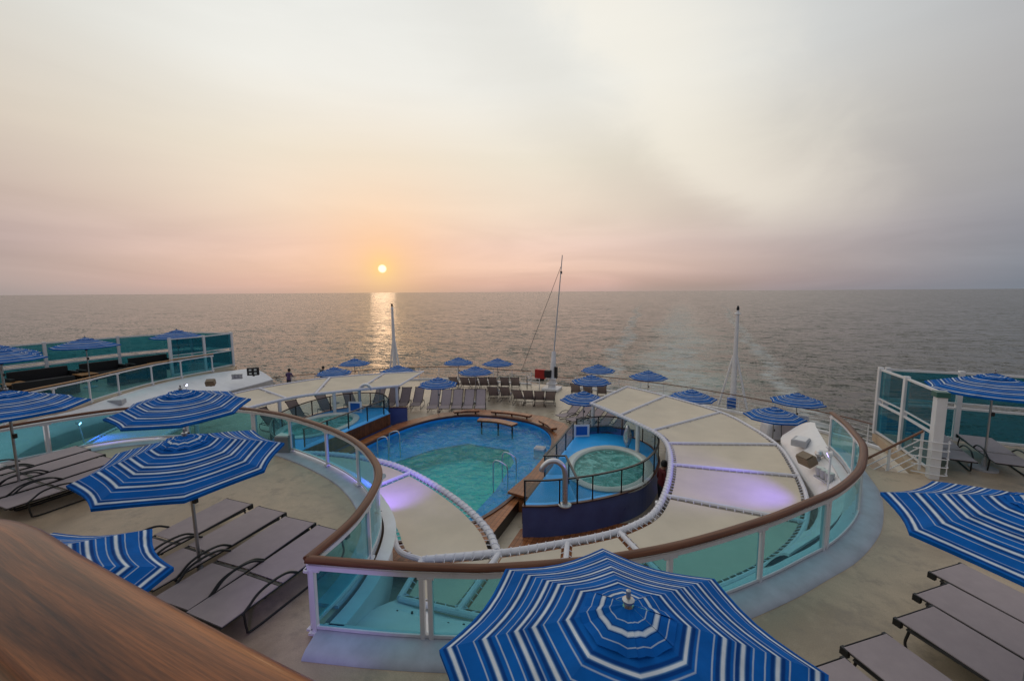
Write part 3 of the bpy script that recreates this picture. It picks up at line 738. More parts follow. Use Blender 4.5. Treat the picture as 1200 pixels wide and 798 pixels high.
CO = [(-7.25, 7.0), (-6.0, 8.25), (-4.4, 8.95), (-2.8, 9.17), (-1.2, 9.1), (.3, 8.8), (1.7, 8.38), (2.7, 7.93), (3.55, 7.35), (4.2, 6.75), (4.72, 6.75)]
CO = [(-6.9, 7.5), (-5.8, 8.1), (-4.4, 8.75), (-2.8, 9.17), (-1.2, 9.12), (.3, 8.82), (1.7, 8.4), (2.7, 7.95), (3.55, 7.35), (4.15, 6.8), (4.75, 6.72)]
awning('beige laced shade sheet between the lounger peninsula and the near edge of the pool', CI, CO, [((-5.0, 8.6), (-4.9, 8.55)), ((-2.2, 10.1), (-2.2, 9.18)), ((2.1, 10.13), (1.55, 8.45)), ((6.05, 7.5), (4.75, 6.75))], [], rim=.08)
# white bolted bracket boxes seen through the front glass
for k, (px, py) in enumerate([(460, 728), (540, 745)]):
    p = P(px, py, 2.3)
    t = thing('bracket_box', ['white bolted box behind the glass beside the railing corner', 'white bolted box behind the second front glass pane by the big umbrella'][k], 'box', (p.x, p.y, 1.9), R(15))
    MB().box((0, 0, .2), (.85, .62, .4)).build('casing', M['white'], t, local=True, bevel=.02)
    for q in (-.25, 0, .25): MB().lathe([(.02, .4), (.02, .43), (0, .435)], 8, (q, .2, 0)).build('bolt', M['rubber'], t, local=True)

# ------------------------------------------------------------------ pool
ZC = .4; ZW = .2
t = thing('swimming_pool', 'oval swimming pool with blue ledges and a green deep basin', 'pool', (0, 15.4, 0))
shelf = MB(); pin = POOL
DEEP = [(2.75, 9.8), (2.85, 12.3), (2.85, 14.5), (2.5, 17.4), (1.7, 18.7), (-.6, 18.8), (-1.8, 17.5), (-2.6, 15.5), (-2.75, 12.5), (-2.5, 9.8)]
o = poly_fill('blue_ledge', superellipse(0, 15.4, 4.19, 6.29, 2.7), [DEEP], -.30, -.22, M['poolblue']); o.parent = t; o.location = -Vector(t.location)
m = MB(); n = len(DEEP)
for z in (-.23, -1.0):
    for p in DEEP: m.v.append(Vector((p[0], p[1], z)))
for i in range(n): m.face([i, (i+1) % n, n+(i+1) % n, n+i])
m.face([n+i for i in range(n)]); m.build('deep_basin', M['deepgreen'], t)
m = MB(); n = len(POOL)
for z in (-.3, ZC-.06):
    for p in POOL: m.v.append(Vector((p[0], p[1], z)))
for i in range(n): m.face([i, (i+1) % n, n+(i+1) % n, n+i])
m.build('pool_wall', M['poolblue'], t, True)
W = superellipse(0, 15.4, 4.195, 6.295, 2.7); m = MB()
m.v = [Vector((p[0], p[1], ZW)) for p in W]; m.face(list(range(len(W)))); m.build('pool_water', M['water'], t)
# teak surround raised above the deck
teak_outer = [(4.42, 9.2), (4.42, 12.95), (4.85, 13.0), (4.85, 19.2), (4.6, 20.6), (3.7, 21.9), (2.3, 22.75), (.8, 23.05), (-.8, 23.05), (-2.3, 22.6), (-3.6, 21.4), (-4.5, 19.7), (-4.85, 18.6), (-4.85, 9.2), (-2, 8.6), (2, 8.6)]
struct(poly_fill('teak_surround', teak_outer, [superellipse(0, 15.4, 4.22, 6.32, 2.7)], .004, ZC, M['teak']))
m = MB().prism([(4.86, 8.2), (8.2, 8.4), (8.9, 11), (8.9, 14), (4.86, 12.0)], .003, .012); struct(m.build('teak_floor', M['teak']))
m = MB(); m.sweep(v3(POOL, ZC), [(-.03, -.07), (.10, -.07), (.10, .035), (-.03, .035)], closed=True); m.build('coping', M['darkred'], t, True)

# wooden ledge on the right of the pool and small benches
def bench(label, pts, z, w, th=.06, legs=(), zl=0):
    path = smooth_path(v3(pts, 0), 6); t = thing('curved_bench', label, 'bench', (pts[0][0], pts[0][1], zl))
    MB().sweep([Vector((p.x, p.y, z)) for p in path], [(-w/2, -th), (w/2, -th), (w/2, 0), (-w/2, 0)]).build('seat', M['teak'], t)
    MB().sweep([Vector((p.x, p.y, z-th)) for p in path], [(-w/2+.03, -.05), (w/2-.03, -.05), (w/2-.03, 0), (-w/2+.03, 0)]).build('apron', M['darkred'], t)
    for s in legs:
        p = subpath(path, s*plen(path), s*plen(path), 1)[0]
        MB().box((p.x, p.y, (z-th+zl)/2-.02), (.07, .07, z-th-zl)).build('leg', M['dframe'], t)
    return t
bench('wooden bar ledge on three legs standing in the far end of the pool', [(-.75, 20.35), (.35, 20.5), (1.45, 20.2)], .62, .5, legs=(.08, .5, .92), zl=-.22)
bench('short wooden bench on the far left rim of the pool', [(-2.75, 21.2), (-2.2, 21.65), (-1.5, 22.0)], .62, .34, legs=(.15, .85), zl=.4)
bench('long curved wooden bench on the far rim of the pool', [(-.75, 22.1), (.4, 22.2), (1.7, 22.0)], .62, .34, legs=(.1, .5, .9), zl=.4)
bench('short dark edged bench on the far right rim of the pool', [(2.5, 21.4), (3.1, 20.9), (3.55, 20.3)], .62, .34, legs=(.15, .85), zl=.4)
t = thing('pool_ledge', 'wooden plank ledge between the pool and the right hot tub', 'ledge', (4.5, 13, ZC))
MB().prism([(4.0, 13.0), (4.88, 12.85), (4.88, 19.2), (4.42, 20.6), (4.22, 17.5), (4.22, 14.8)], .56, .64).build('plank_top', M['teak'], t)
MB().prism([(4.28, 13.3), (4.84, 13.2), (4.84, 19.0), (4.5, 19.6), (4.3, 17.5)], ZC+.004, .555).build('support', M['darkred'], t)
# stainless grab rails in the water
for k, (x, y, lab) in enumerate([(2.85, 14.45, 'near steel grab rail on the right steps of the pool'), (2.85, 15.35, 'far steel grab rail on the right steps of the pool'), (-2.75, 15.15, 'near steel grab rail on the left steps of the pool'), (-2.75, 16.0, 'far steel grab rail on the left steps of the pool')]):
    t = thing('pool_grab_rail', lab, 'grab rail', (x, y, -.22)); sx = 1 if x > 0 else -1
    MB().tube(smooth_path([(x-.05*sx, y, -.6), (x-.05*sx, y, .75), (x, y, .98), (x+.12*sx, y, 1.05), (x+.42*sx, y, .95), (x+.55*sx, y, .75), (x+.55*sx, y, -.22)], 5), .026, 8).build('rail_tube', M['chrome'], t, True)
    MB().lathe([(.06, 0), (.06, .02), (.03, .03)], 10, (x+.55*sx, y, -.22)).build('floor_flange', M['chrome'], t)
t = thing('skimmer_box', 'small white box on the blue ledge at the right of the pool', 'box', (3.45, 18.3, -.2))
MB().box((3.45, 18.3, .05), (.5, .4, .5)).build('casing', M['white'], t, bevel=.03); MB().box((3.45, 18.3, .31), (.4, .3, .02)).build('lid', M['grey'], t)

# ------------------------------------------------------------------ hot tubs, mirrored either side
DR = [(4.88, 12.1), (5.8, 12.5), (7.0, 13.4), (8.0, 14.5), (8.5, 15.6), (8.74, 17.3), (8.4, 18.9), (7.5, 19.9), (6.2, 20.2), (4.9, 19.3)]
DR = [(9.4+(x-9.4)*.956, y*.956) for x, y in DR]; ZS = 1.0
def spa(sx, side):
    f = lambda L: [(p[0]*sx, p[1]) for p in L]
    curve = [tuple(p[:2]) for p in smooth_path(v3(f(DR), 0), 5)]
    t = thing('hot_tub', 'raised hot tub with navy sides to the %s of the pool' % side, 'hot tub', (6.8*sx, 16, 0))
    ring = superellipse(7.06*sx, 15.49, 1.53, 2.1, 2.0, 40)
    o = poly_fill('platform', curve, [superellipse(7.06*sx, 15.49, 1.32, 1.89, 2.0, 40)], .0, ZS, M['navy']); o.parent = t; o.location = -Vector(t.location)
    o = poly_fill('blue_floor', [(p[0]*.997+.003*6.8*sx, p[1]*.997+.003*16) for p in curve], [superellipse(7.06*sx, 15.49, 1.43, 2.0, 2.0, 40)], ZS+.001, ZS+.012, M['poolblue']); o.parent = t; o.location = -Vector(t.location)
    m = MB(); m.sweep(v3(superellipse(7.06*sx, 15.49, 1.42, 1.99, 2.0, 40), ZS), [(-.14, -.4), (.16, -.05), (.16, .06), (.08, .10), (-.10, .10), (-.16, .04)] if sx > 0 else [(-.14, -.4), (.16, -.05), (.16, .06), (.08, .10), (-.10, .10), (-.16, .04)], closed=True); m.build('tub_rim', M['spashell'], t, True)
    wl = superellipse(7.06*sx, 15.49, 1.34, 1.91, 2.0, 40); m = MB(); m.v = [Vector((p[0], p[1], ZS-.02)) for p in wl]; m.face(list(range(len(wl)))); m.build('tub_water', M['spawater'], t)
    m = MB(); n = len(wl)
    for z, k in ((ZS-.01, 1), (ZS-.65, .8)):
        for p in wl: m.v.append(Vector((7.06*sx+(p[0]-7.06*sx)*k, 15.49+(p[1]-15.49)*k, z)))
    for i in range(n): m.face([i, (i+1) % n, n+(i+1) % n, n+i])
    m.face([n+i for i in range(n)]); m.build('tub_basin', M['spagreen'], t)
    # brown cladding towards the pool, cap strip, aft navy parapet
    MB().box((5.055*sx, 15.0, .70), (.04, 6.7, .6)).build('cladding', M['teakwall'], t)
    MB().sweep(v3(curve[:42], ZS), [(-.05, 0), (.05, 0), (.05, .03), (-.05, .03)]).build('cap_strip', M['darkred'], t)
    return t
spa(1, 'right'); spa(-1, 'left')
t = thing('screen_wall', 'low navy wall at the aft end of the left hot tub', 'wall', (-5.8, 19.6, 0))
MB().sweep([Vector((-4.95, 19.75, 0)), Vector((-7.0, 18.95, 0))], [(-.06, 0), (.06, 0), (.06, 1.0), (-.06, 1.0)]).build('panel', M['navy'], t)
MB().sweep([Vector((-4.93, 19.76, 1.0)), Vector((-7.02, 18.94, 1.0))], [(-.08, 0), (.08, 0), (.08, .04), (-.08, .04)]).build('cap', M['darkred'], t)
t = thing('screen_wall', 'low navy wall at the aft end of the right hot tub', 'wall', (5.8, 19.6, 0))
MB().sweep([Vector((5.14, 18.6, 0)), Vector((6.34, 19.43, 0)), Vector((7.58, 19.12, 0))], [(-.06, 0), (.06, 0), (.06, 1.3), (-.06, 1.3)]).build('panel', M['navy'], t)
MB().sweep([Vector((5.14, 18.6, 1.3)), Vector((6.34, 19.43, 1.3)), Vector((7.58, 19.12, 1.3))], [(-.08, 0), (.08, 0), (.08, .04), (-.08, .04)]).build('cap', M['darkred'], t)
def board(label, c, rz, w=.75, h=.6):
    t = thing('pool_sign', label, 'sign', c, rz)
    MB().box((0, 0, h/2), (w, .03, h)).build('frame', M['white'], t, local=True)
    MB().box((0, -.018, h/2), (w*.72, .012, h*.72)).build('face', M['signblue'], t, local=True)
board('white framed blue board beside the left hot tub', (-6.9, 17.8, 1.05), R(15)); board('white framed blue board at the aft corner of the right hot tub', (5.4, 18.3, 1.05), R(25), .7, .55)
# steel spouts
def spout(label, base, d):
    t = thing('water_spout', label, 'spout', base); b = Vector(base); d = Vector(d)
    pts = [b, b+Vector((0, 0, .6)), b+Vector((0, 0, 1.0)), b+d*.08+Vector((0, 0, 1.25)), b+d*.28+Vector((0, 0, 1.40)), b+d*.5+Vector((0, 0, 1.38)), b+d*.68+Vector((0, 0, 1.22)), b+d*.72+Vector((0, 0, 1.1))]
    MB().tube(smooth_path(pts, 5), .085, 14).build('pipe', M['chrome'], t, True)
    MB().lathe([(.2, 0), (.2, .03), (.12, .05)], 16, base).build('flange', M['chrome'], t, True)
spout('thick curved steel water spout at the near end of the right hot tub', tuple(P(662, 592, 1.01)), (-.92, -.37, 0))
spout('thick curved steel water spout beyond the left hot tub', (-7.2, 18.5, 1.01), (.9, .35, 0))
t = thing('shower_blade', 'upright leaf shaped steel waterfall blade at the back of the right hot tub', 'waterfall spout', tuple(P(735, 524, 1.01)))
bp_ = P(735, 524, 1.01)
m = MB(); rows = []
for k in range(9):
    s = k/8; w = .05+.13*math.sin(math.pi*min(1, s*1.05)); rows.append([bp_+Vector((-w*CR.x, -w*CR.y, s*.95)), bp_+Vector((0, -.06, s*.95)), bp_+Vector((w*CR.x, w*CR.y, s*.95))])
m.grid(rows); o = m.build('blade', M['chrome'], t, True); sd = o.modifiers.new('Solid', 'SOLIDIFY'); sd.thickness = .03
# spa railings
def dark_railing(label, path, zb, h, nposts, name='hot_tub_railing'):
    t = thing(name, label, 'railing', (path[0].x, path[0].y, zb)); L = plen(path)
    MB().sweep([Vector((p.x, p.y, zb+h)) for p in path], [(-.035, -.02), (.035, -.02), (.035, .02), (-.035, .02)]).build('handrail', M['dframe'], t, True)
    for i in range(nposts):
        s = L*i/(nposts-1); s = min(max(s, .03), L-.03); p = subpath(path, s, s, 1)[0]
        MB().box((p.x, p.y, zb+h/2-.01), (.045, .045, h-.03)).build('post', M['dframe'], t)
    for i in range(nposts-1):
        a, b = L*i/(nposts-1)+.05, L*(i+1)/(nposts-1)-.05; g = subpath(path, a, b, max(2, int((b-a)/.3)))
        MB().sweep([Vector((p.x, p.y, zb)) for p in g], [(-.005, .08), (.005, .08), (.005, h-.05), (-.005, h-.05)]).build('glass_panel', M['spaglass'], t)
for sx, side in ((1, 'right'), (-1, 'left')):
    front = smooth_path([Vector((p[0]*sx*.985+.015*6.9*sx, p[1]*.985+.015*15.3, 0)) for p in DR], 5)
    dark_railing('dark framed glass railing curving round the %s hot tub' % side, front, 1.03, .78, 12)
    if sx > 0: dark_railing('short dark glass gate railing between pool and right hot tub', [Vector((*P2(672, 495, 1.8), 0)), Vector((*P2(656, 515, 1.8), 0)), Vector((*P2(638, 534, 1.8), 0)), Vector((*P2(663, 534, 1.8), 0)), Vector((*P2(677, 562, 1.8), 0))], 1.03, .77, 6)
    else: dark_railing('dark glass railing between pool and left hot tub', [Vector((-5.25, 12.9, 0)), Vector((-5.25, 15.3, 0)), Vector((-5.22, 18.1, 0))], 1.03, .78, 5)

# ------------------------------------------------------------------ stern railing
stern = [p for p in smooth_path(v3(POOLDECK[1:-1], 0), 6)]
stern = [p*.99 for p in stern]; stern = [p for p in stern if p.y > 19]
def stern_railing():
    L = plen(stern); s0 = nearest_s(stern, Vector((2.0, 32, 0))); s1 = nearest_s(stern, Vector((-1.8, 32, 0)))
    for lab, a, b in (('long open stern railing with brown cap on the right side of the wake', 0, s0), ('long open stern railing with brown cap on the left side towards the sunset', s1, L)):
        path = subpath(stern, a, b, 60); t = thing('stern_railing', lab, 'railing', tuple(path[0]))
        MB().sweep([Vector((p.x, p.y, 1.1)) for p in path], [(.05*math.cos(q), .03*math.sin(q)) for q in [2*math.pi*i/8 for i in range(8)]]).build('handrail', M['handrail'], t, True)
        m = MB()
        for z in (.28, .5, .72, .92): m.tube([Vector((p.x, p.y, z)) for p in path], .012, 5)
        m.build('rail_bars', M['white'], t, True)
        n = int((b-a)/1.6)
        for i in range(n+1):
            p = subpath(path, plen(path)*i/n, plen(path)*i/n, 1)[0]; MB().box((p.x, p.y, .54), (.045, .045, 1.07)).build('post', M['white'], t)
        MB().sweep([Vector((p.x, p.y, 0)) for p in path], [(-.1, .004), (.1, .004), (.08, .12), (-.08, .12)]).build('kerb', M['white'], t, True)
stern_railing()
t = thing('stern_gate', 'low white gate railing on both sides of the flagstaff', 'railing', (0, 31.8, 0))
m = MB()
for z in (.3, .5, .7): m.tube([(-1.75, 32.1, z), (-.6, 32.0, z)], .014, 5); m.tube([(.6, 32.0, z), (1.95, 32.1, z)], .014, 5)
m.build('rail_bars', M['white'], t)
MB().tube([(-1.78, 32.1, .78), (1.98, 32.1, .78)], .03, 6).build('handrail', M['handrail'], t)
m = MB()
for x0, y0, x1, y1 in ((-1.75, 31.0, -1.75, 32.0), (-1.75, 31.0, -.6, 30.6), (1.9, 31.0, 1.9, 32.0)):
    for z in (.35, .6, .85): m.tube([(x0, y0, z), (x1, y1, z)], .02, 5)
    m.box((x0, y0, .45), (.05, .05, .9)); m.box((x1, y1, .45), (.05, .05, .9))
m.build('side_frame', M['white'], t)

# ------------------------------------------------------------------ masts
def side_mast(label, x, y, lean):
    t = thing('stern_mast', label, 'mast', (x, y, 0)); b = Vector((x, y, 0))
    MB().tube([b, b+Vector((0, 0, 3)), b+Vector((lean, 0, 6.2))], lambda s: .21-.12*s, 12).build('pole', M['white'], t, True)
    for dx, dy in ((-.8, .25), (.8, -.2)): MB().tube([b+Vector((dx, dy, 0)), b+Vector((dx*.1, dy*.1, 3.4))], .07, 8).build('brace', M['white'], t, True)
    m = MB()
    for k in range(4): z = .5+.45*k; m.box((x+.37-.06*k, y-.1, z), (.65-.13*k, .03, .04))
    m.build('ladder_rung', M['white'], t)
    MB().lathe([(.12, 6.0), (.2, 6.02), (.2, 6.05), (.09, 6.1), (.07, 6.25)], 12, (x+lean, y, 0)).build('collar', M['white'], t, True)
    MB().lathe([(.06, 6.25), (.09, 6.34), (.06, 6.5), (.0, 6.56)], 12, (x+lean, y, 0)).build('lamp', M['rubber'], t, True)
    MB().box((x-.1, y-.3, .35), (.5, .4, .65)).build('control_box', M['signblue'], t, bevel=.03)
    return t
side_mast('white tripod mast at the stern under the sun glitter', -14.75, 31.6, -.05)
side_mast('white tripod mast at the stern right of the wake', 12.6, 30.2, .02)
t = thing('flagstaff', 'slender leaning flagstaff on a white base at the middle of the stern', 'flagstaff', (.27, 31.0, 0))
fb = Vector((.27, 31.0, 0))
MB().tube([fb, fb+Vector((.0, .5, 2.9))], lambda s: .3-.14*s, 10).build('base_column', M['white'], t, True)
MB().tube([fb+Vector((0, .45, 2.6)), fb+Vector((-.05, 3.0, 10.4))], lambda s: .055-.02*s, 8).build('staff', M['grey'], t, True)
MB().lathe([(.0, -.12), (.09, -.1), (.09, .1), (0, .12)], 8, tuple(fb+Vector((-.03, 2.6, 9.0)))).build('lamp', M['rubber'], t)
MB().box((fb.x-.28, fb.y-.1, 1.25), (.5, .4, .55)).build('winch_box', M['rubber'], t, bevel=.03)
MB().box((fb.x+.3, fb.y+.1, 1.35), (.2, .3, .9)).build('cleat', M['dframe'], t, bevel=.02)
MB().box((fb.x, fb.y, .1), (1.3, 1.3, .2)).build('plinth', M['white'], t, bevel=.03)
for z in (.5, .9): MB().box((fb.x, fb.y+.0, z), (.75, .6, .06)).build('step', M['white'], t)
a_ = P(609, 432, 1.0); top_ = fb+Vector((-.05, 2.75, 9.6))
tt = MB().tube([Vector((-2.6, 32.0, 1.1)), top_], .018, 5).build('stay_line', M['darkcord'])
tag(tt, 'thin dark stay line running up to the flagstaff top', 'line')
t = thing('safety_locker', 'bright red locker on the stern rail beside the flagstaff', 'locker', (-.75, 31.3, .6))
MB().box((-.75, 31.3, 1.12), (.82, .35, .72)).build('body', M['red'], t, bevel=.03); MB().box((-.75, 31.3, .66), (.6, .2, .2)).build('bracket', M['dframe'], t); MB().box((-.75, 31.11, 1.42), (.8, .03, .05)).build('lid_edge', M['red'], t)

# ------------------------------------------------------------------ umbrellas
def make_umbrella():
    t = thing('striped_umbrella', '', 'umbrella'); Rr, za, zr = 1.25, 2.47, 2.07; k = 8
    cor = [(math.cos(2*math.pi*i/k), math.sin(2*math.pi*i/k)) for i in range(k)]
    m = MB(); ring = [.13, .3, .45, .6, .75, .88, 1.0]; sub = 6
    def hgt(r): return za-(za-zr)*(r**1.12)
    for i in range(k):
        c0, c1 = cor[i], cor[(i+1) % k]; rows = []; uvs = []
        for r in ring:
            row = []
            for j in range(sub+1):
                s = j/sub; sagf = math.sin(math.pi*s); x = (c0[0]*(1-s)+c1[0]*s)*Rr*r; y = (c0[1]*(1-s)+c1[1]*s)*Rr*r
                inw = 1-.05*sagf*r*r
                row.append(Vector((x*inw, y*inw, hgt(r)-.034*sagf*r*(1 if r < 1 else .7))))
            rows.append(row)
        b = len(m.v)
        for row in rows: m.v.extend(row)
        n = sub+1
        for a in range(len(ring)-1):
            for j in range(sub): m.face([b+a*n+j, b+a*n+j+1, b+(a+1)*n+j+1, b+(a+1)*n+j], [(j/sub, ring[a]), ((j+1)/sub, ring[a]), ((j+1)/sub, ring[a+1]), (j/sub, ring[a+1])])
        # short valance hem
        b = len(m.v); row = rows[-1]
        for p in row: m.v.append(p)
        for p in row: m.v.append(p*.998+Vector((0, 0, -.035)))
        for j in range(sub): m.face([b+j, b+j+1, b+n+j+1, b+n+j], [(0, .99)]*4)
    m.build('canopy', M['canopy'], t, False)
    m = MB(); rv = [.03, .07, .14, .20, .25]
    for i in range(k):
        c0, c1 = cor[i], cor[(i+1) % k]; b = len(m.v); n = 5
        for r in rv:
            for j in range(n):
                s = j/(n-1); x = (c0[0]*(1-s)+c1[0]*s)*Rr*r; y = (c0[1]*(1-s)+c1[1]*s)*Rr*r
                m.v.append(Vector((x, y, za+.030-.45*(r**1.12)-.018*math.sin(math.pi*s)*(r/.25) + .012*math.sin(9*s+i*2.1)*(r/.25))))
        for a in range(len(rv)-1):
            for j in range(n-1): m.face([b+a*n+j, b+a*n+j+1, b+(a+1)*n+j+1, b+(a+1)*n+j], [(j/4, rv[a]/.25), ((j+1)/4, rv[a]/.25), ((j+1)/4, rv[a+1]/.25), (j/4, rv[a+1]/.25)])
    m.build('vent_cap', M['vent'], t)
    MB().tube([(0, 0, .06), (0, 0, za+.04)], .024, 10).build('pole', M['alu'], t, True)
    MB().lathe([(.03, za+.04), (.04, za+.05), (.04, za+.065), (.014, za+.075), (.016, za+.13), (.0, za+.14)], 10).build('finial', M['alu'], t, True)
    MB().lathe([(.26, 0), (.26, .045), (.2, .06), (.045, .07), (.04, .3), (.0, .3)], 20).build('base', M['grey'], t, True)
    MB().lathe([(.045, za-.62), (.055, za-.6), (.055, za-.5), (.03, za-.48)], 10).build('runner', M['dframe'], t, True)
    for i in range(k):
        c = cor[i]
        rb = MB(); rb.tube([(c[0]*Rr*r, c[1]*Rr*r, hgt(r)-.016) for r in (.05, .3, .6, .99)], .009, 5); o = rb.build('rib', M['alu'], t)
        MB().tube([(c[0]*.05, c[1]*.05, za-.55), (c[0]*Rr*.55, c[1]*Rr*.55, hgt(.55)-.025)], .008, 5).build('strut', M['alu'], o)
    MB().box((.05, 0, 1.45), (.06, .05, .1)).build('crank', M['dframe'], t)
    return t
G_UP = 'striped umbrellas on the upper deck'; G_ST = 'striped umbrellas on the stern deck'
UMB = [(9.13, 2.76, ZU, 17, 'large foreground blue striped umbrella seen from above, against the long front railing', G_UP, 0, 0),
 (2.4, 4.05, ZU, 12, 'blue striped umbrella standing over the four near loungers inside the peninsula', G_UP, 3, 2),
 (-1.0, 6.0, ZU, 12, 'blue striped umbrella just behind the one over the four near loungers', G_UP, 3, 2),
 (*P2(23, 568, 3.2), ZU, 20, 'blue umbrella cut by the left frame edge over the far peninsula loungers', G_UP, 0, 0),
 (4.2, 1.30, ZU, 3, 'blue striped umbrella half hidden behind the thick wooden foreground handrail', G_UP, 0, 0),
 (12.95, 5.85, ZU, 17, 'blue striped umbrella cut by the right frame edge over the near right loungers', G_UP, 0, 0),
 (16.72, 14.25, ZU, 5, 'blue striped umbrella in front of the glass screen at far right', G_UP, 0, 0),
 (-17.9, 11.6, ZU, 10, 'blue striped umbrella over the sofas in the middle of the left wing', G_UP, 0, 0),
 (-18.4, 16.0, ZU, 10, 'blue striped umbrella by the glass corner at the end of the left wing', G_UP, 0, 0),
 (-17.6, 8.6, ZU, 10, 'upper of two blue umbrellas cut by the left frame edge on the sofa wing', G_UP, 0, 0),
 (-15.6, 8.0, ZU, 10, 'lower of two blue umbrellas cut by the left frame edge on the sofa wing', G_UP, 0, 0)]
FAR = [(391, 429, 'leftmost blue umbrella behind the left awning, beside a person at the rail'), (415, 419, 'second blue umbrella from the left behind the left awning'),
 (466, 427, 'blue umbrella at the foot of the left tripod mast'), (537, 418, 'left one of two small blue umbrellas standing against the stern rail'),
 (583, 419, 'blue umbrella nearest the red locker, against the stern rail'), (557, 428, 'blue umbrella between two stern rail ones, over dark chairs'),
 (513, 441, 'blue umbrella over the row of five raised loungers behind the pool'), (701, 426, 'farthest of three stacked blue umbrellas right of the flagstaff'),
 (693, 438, 'middle of three stacked blue umbrellas right of the flagstaff'), (684, 457, 'nearest of three stacked blue umbrellas right of the flagstaff'),
 (760, 433, 'blue umbrella standing beyond the far end of the right awning'), (811, 455, 'wide blue umbrella tucked behind the right awning near the mast'),
 (935, 459, 'blue umbrella right of the right mast, higher of the two'), (908, 475, 'blue umbrella over white covered gear beside the right fairing')]
proto_u = make_umbrella()
first = True
for (x, y, z, rot, lab, g, tx, ty) in UMB + [(*P2(px, py, 2.56), 0, random.uniform(0, 45), lab, G_ST, 0, 0) for px, py, lab in FAR]:
    o = proto_u if first else copy_tree(proto_u); first = False
    o.location = (x, y, z); o.rotation_euler = (R(tx), R(ty), R(rot)); tag(o, lab, 'umbrella', g)
    if lab.startswith('large'): o.scale = (1.05, 1.05, 1)
    elif g == G_ST: o.scale = (.96, .96, 1)

# ------------------------------------------------------------------ loungers
def make_lounger(angle, kind):
    t = thing('sun_lounger', '', 'sun lounger'); w = .338; zs = .36
    def sheet(y0, y1, ang, zb, sag=.018):
        rows = []; L = y1-y0
        for i in range(7):
            s = i/6; d = L*s; row = []
            for j in range(5):
                q = j/4; x = -(w+.012)+2*(w+.012)*q
                row.append(Vector((x, y0+d*math.cos(ang), zb+d*math.sin(ang)-sag*math.sin(math.pi*q)*math.sin(math.pi*s)+.022)))
            rows.append(row)
        return MB().grid(rows, .012)
    hy = -.25
    ye = .98 if angle < .1 else .5
    sheet(-1.12, hy-.05, 0, zs).build('seat_sling', M['sling'], t, True)
    sheet(hy+.03, 1.09, angle, zs).build('back_sling', M['sling'], t, True)
    MB().tube([(-w, -1.13, zs), (w, -1.13, zs), (w, ye, zs-.0), (-w, ye, zs)], .017, 6, closed=True).build('seat_frame', M['dframe'], t, False)
    bl = 1.11-hy; e = Vector((0, hy+bl*math.cos(angle), zs+bl*math.sin(angle)))
    MB().tube([(-w, hy, zs), (-w, e.y, e.z), (w, e.y, e.z), (w, hy, zs)], .017, 6).build('back_frame', M['dframe'], t)
    for sx in (-1, 1):
        MB().tube(smooth_path([(sx*w, -.82, zs), (sx*(w+.01), -.80, .1), (sx*(w+.01), -.72, .025), (sx*(w+.01), -.1, .02)], 4), .017, 6).build('leg', M['dframe'], t, True)
        MB().tube(smooth_path([(sx*w, ye-.02, zs-.02), (sx*(w+.01), ye, .16), (sx*(w+.01), ye-.1, .045), (sx*(w+.01), ye-.35, .02), (sx*(w+.01), -.1, .02)], 4), .017, 6).build('leg', M['dframe'], t, True)
        MB().tube(smooth_path([(sx*(w+.02), -.86, zs-.02), (sx*(w+.03), -.76, zs+.05), (sx*(w+.035), -.62, zs+.14), (sx*(w+.035), -.40, zs+.17), (sx*(w+.03), -.16, zs+.14), (sx*(w+.02), .02, zs+.03)], 5), .019, 7).build('armrest', M['dframe'], t, True)
        MB().box((sx*(w+.005), e.y-.03*math.cos(angle), e.z-.03), (.05, .09, .09), 0, angle).build('head_bracket', M['rubber'], t)
    if angle > .1:
        MB().tube([(-w*.8, hy+.55*math.cos(angle), zs+.55*math.sin(angle)), (-w*.8, ye-.04, zs-.02), (w*.8, ye-.04, zs-.02), (w*.8, hy+.55*math.cos(angle), zs+.55*math.sin(angle))], .012, 6).build('back_prop', M['dframe'], t)
    MB().box((0, hy-.01, zs-.005), (2*w, .04, .03)).build('cross_bar', M['dframe'], t); MB().box((0, -.5, zs-.02), (2*w, .03, .03)).build('cross_bar', M['dframe'], t)
    return t
LF = make_lounger(R(2), 'flat'); LR = make_lounger(R(40), 'raised')
used = set()
def put(kind, x, y, z, rz, lab, g):
    pr = LF if kind == 'flat' else LR
    o = pr if kind not in used else copy_tree(pr); used.add(kind)
    o.location = (x+random.uniform(-.025, .025), y+random.uniform(-.05, .05), z); o.rotation_euler = (0, 0, R(rz+random.uniform(-1.6, 1.6))); tag(o, lab, 'sun lounger', g)
    if kind == 'raised': o.scale = (.9, .95, .93)
ORD = ['first', 'second', 'third', 'fourth', 'fifth', 'sixth', 'seventh']
for i, (xa, xb) in enumerate([(.87, 1.6), (1.74, 2.45), (2.58, 3.32), (3.4, 4.1)]):
    put('flat', (xa+xb)/2, 4.50-.03*i, ZU, 1, 'flat taupe lounger, %s from the left of four beside the peninsula umbrella' % ORD[i], 'flat loungers on the peninsula')
for i, x in enumerate([-5.8, -4.97, -4.13, -3.29]):
    put('flat', x, 5.0-.05*i, ZU, 0, 'flat taupe lounger, %s from the left glass in the far row of the peninsula' % ORD[i], 'flat loungers on the peninsula')
c, s = math.cos(R(38.9)), math.sin(R(38.9))
for i, (hx, hy_) in enumerate([(12.97, 7.78), (12.54, 7.10), (12.09, 6.47), (11.27, 5.66), (10.68, 5.12)]):
    cx = hx + .35*c + 1.1*s; cy = hy_ + .35*s - 1.1*c
    put('flat', cx, cy, ZU, 38.9, ['flat lounger farthest back under the right foreground umbrella', 'second flat lounger back under the right foreground umbrella', 'third flat lounger, beside the gap, at lower right', 'flat lounger in front of the gap at the bottom right', 'flat lounger mostly cut off at the bottom edge beside the large umbrella'][i], 'flat loungers on the right deck')
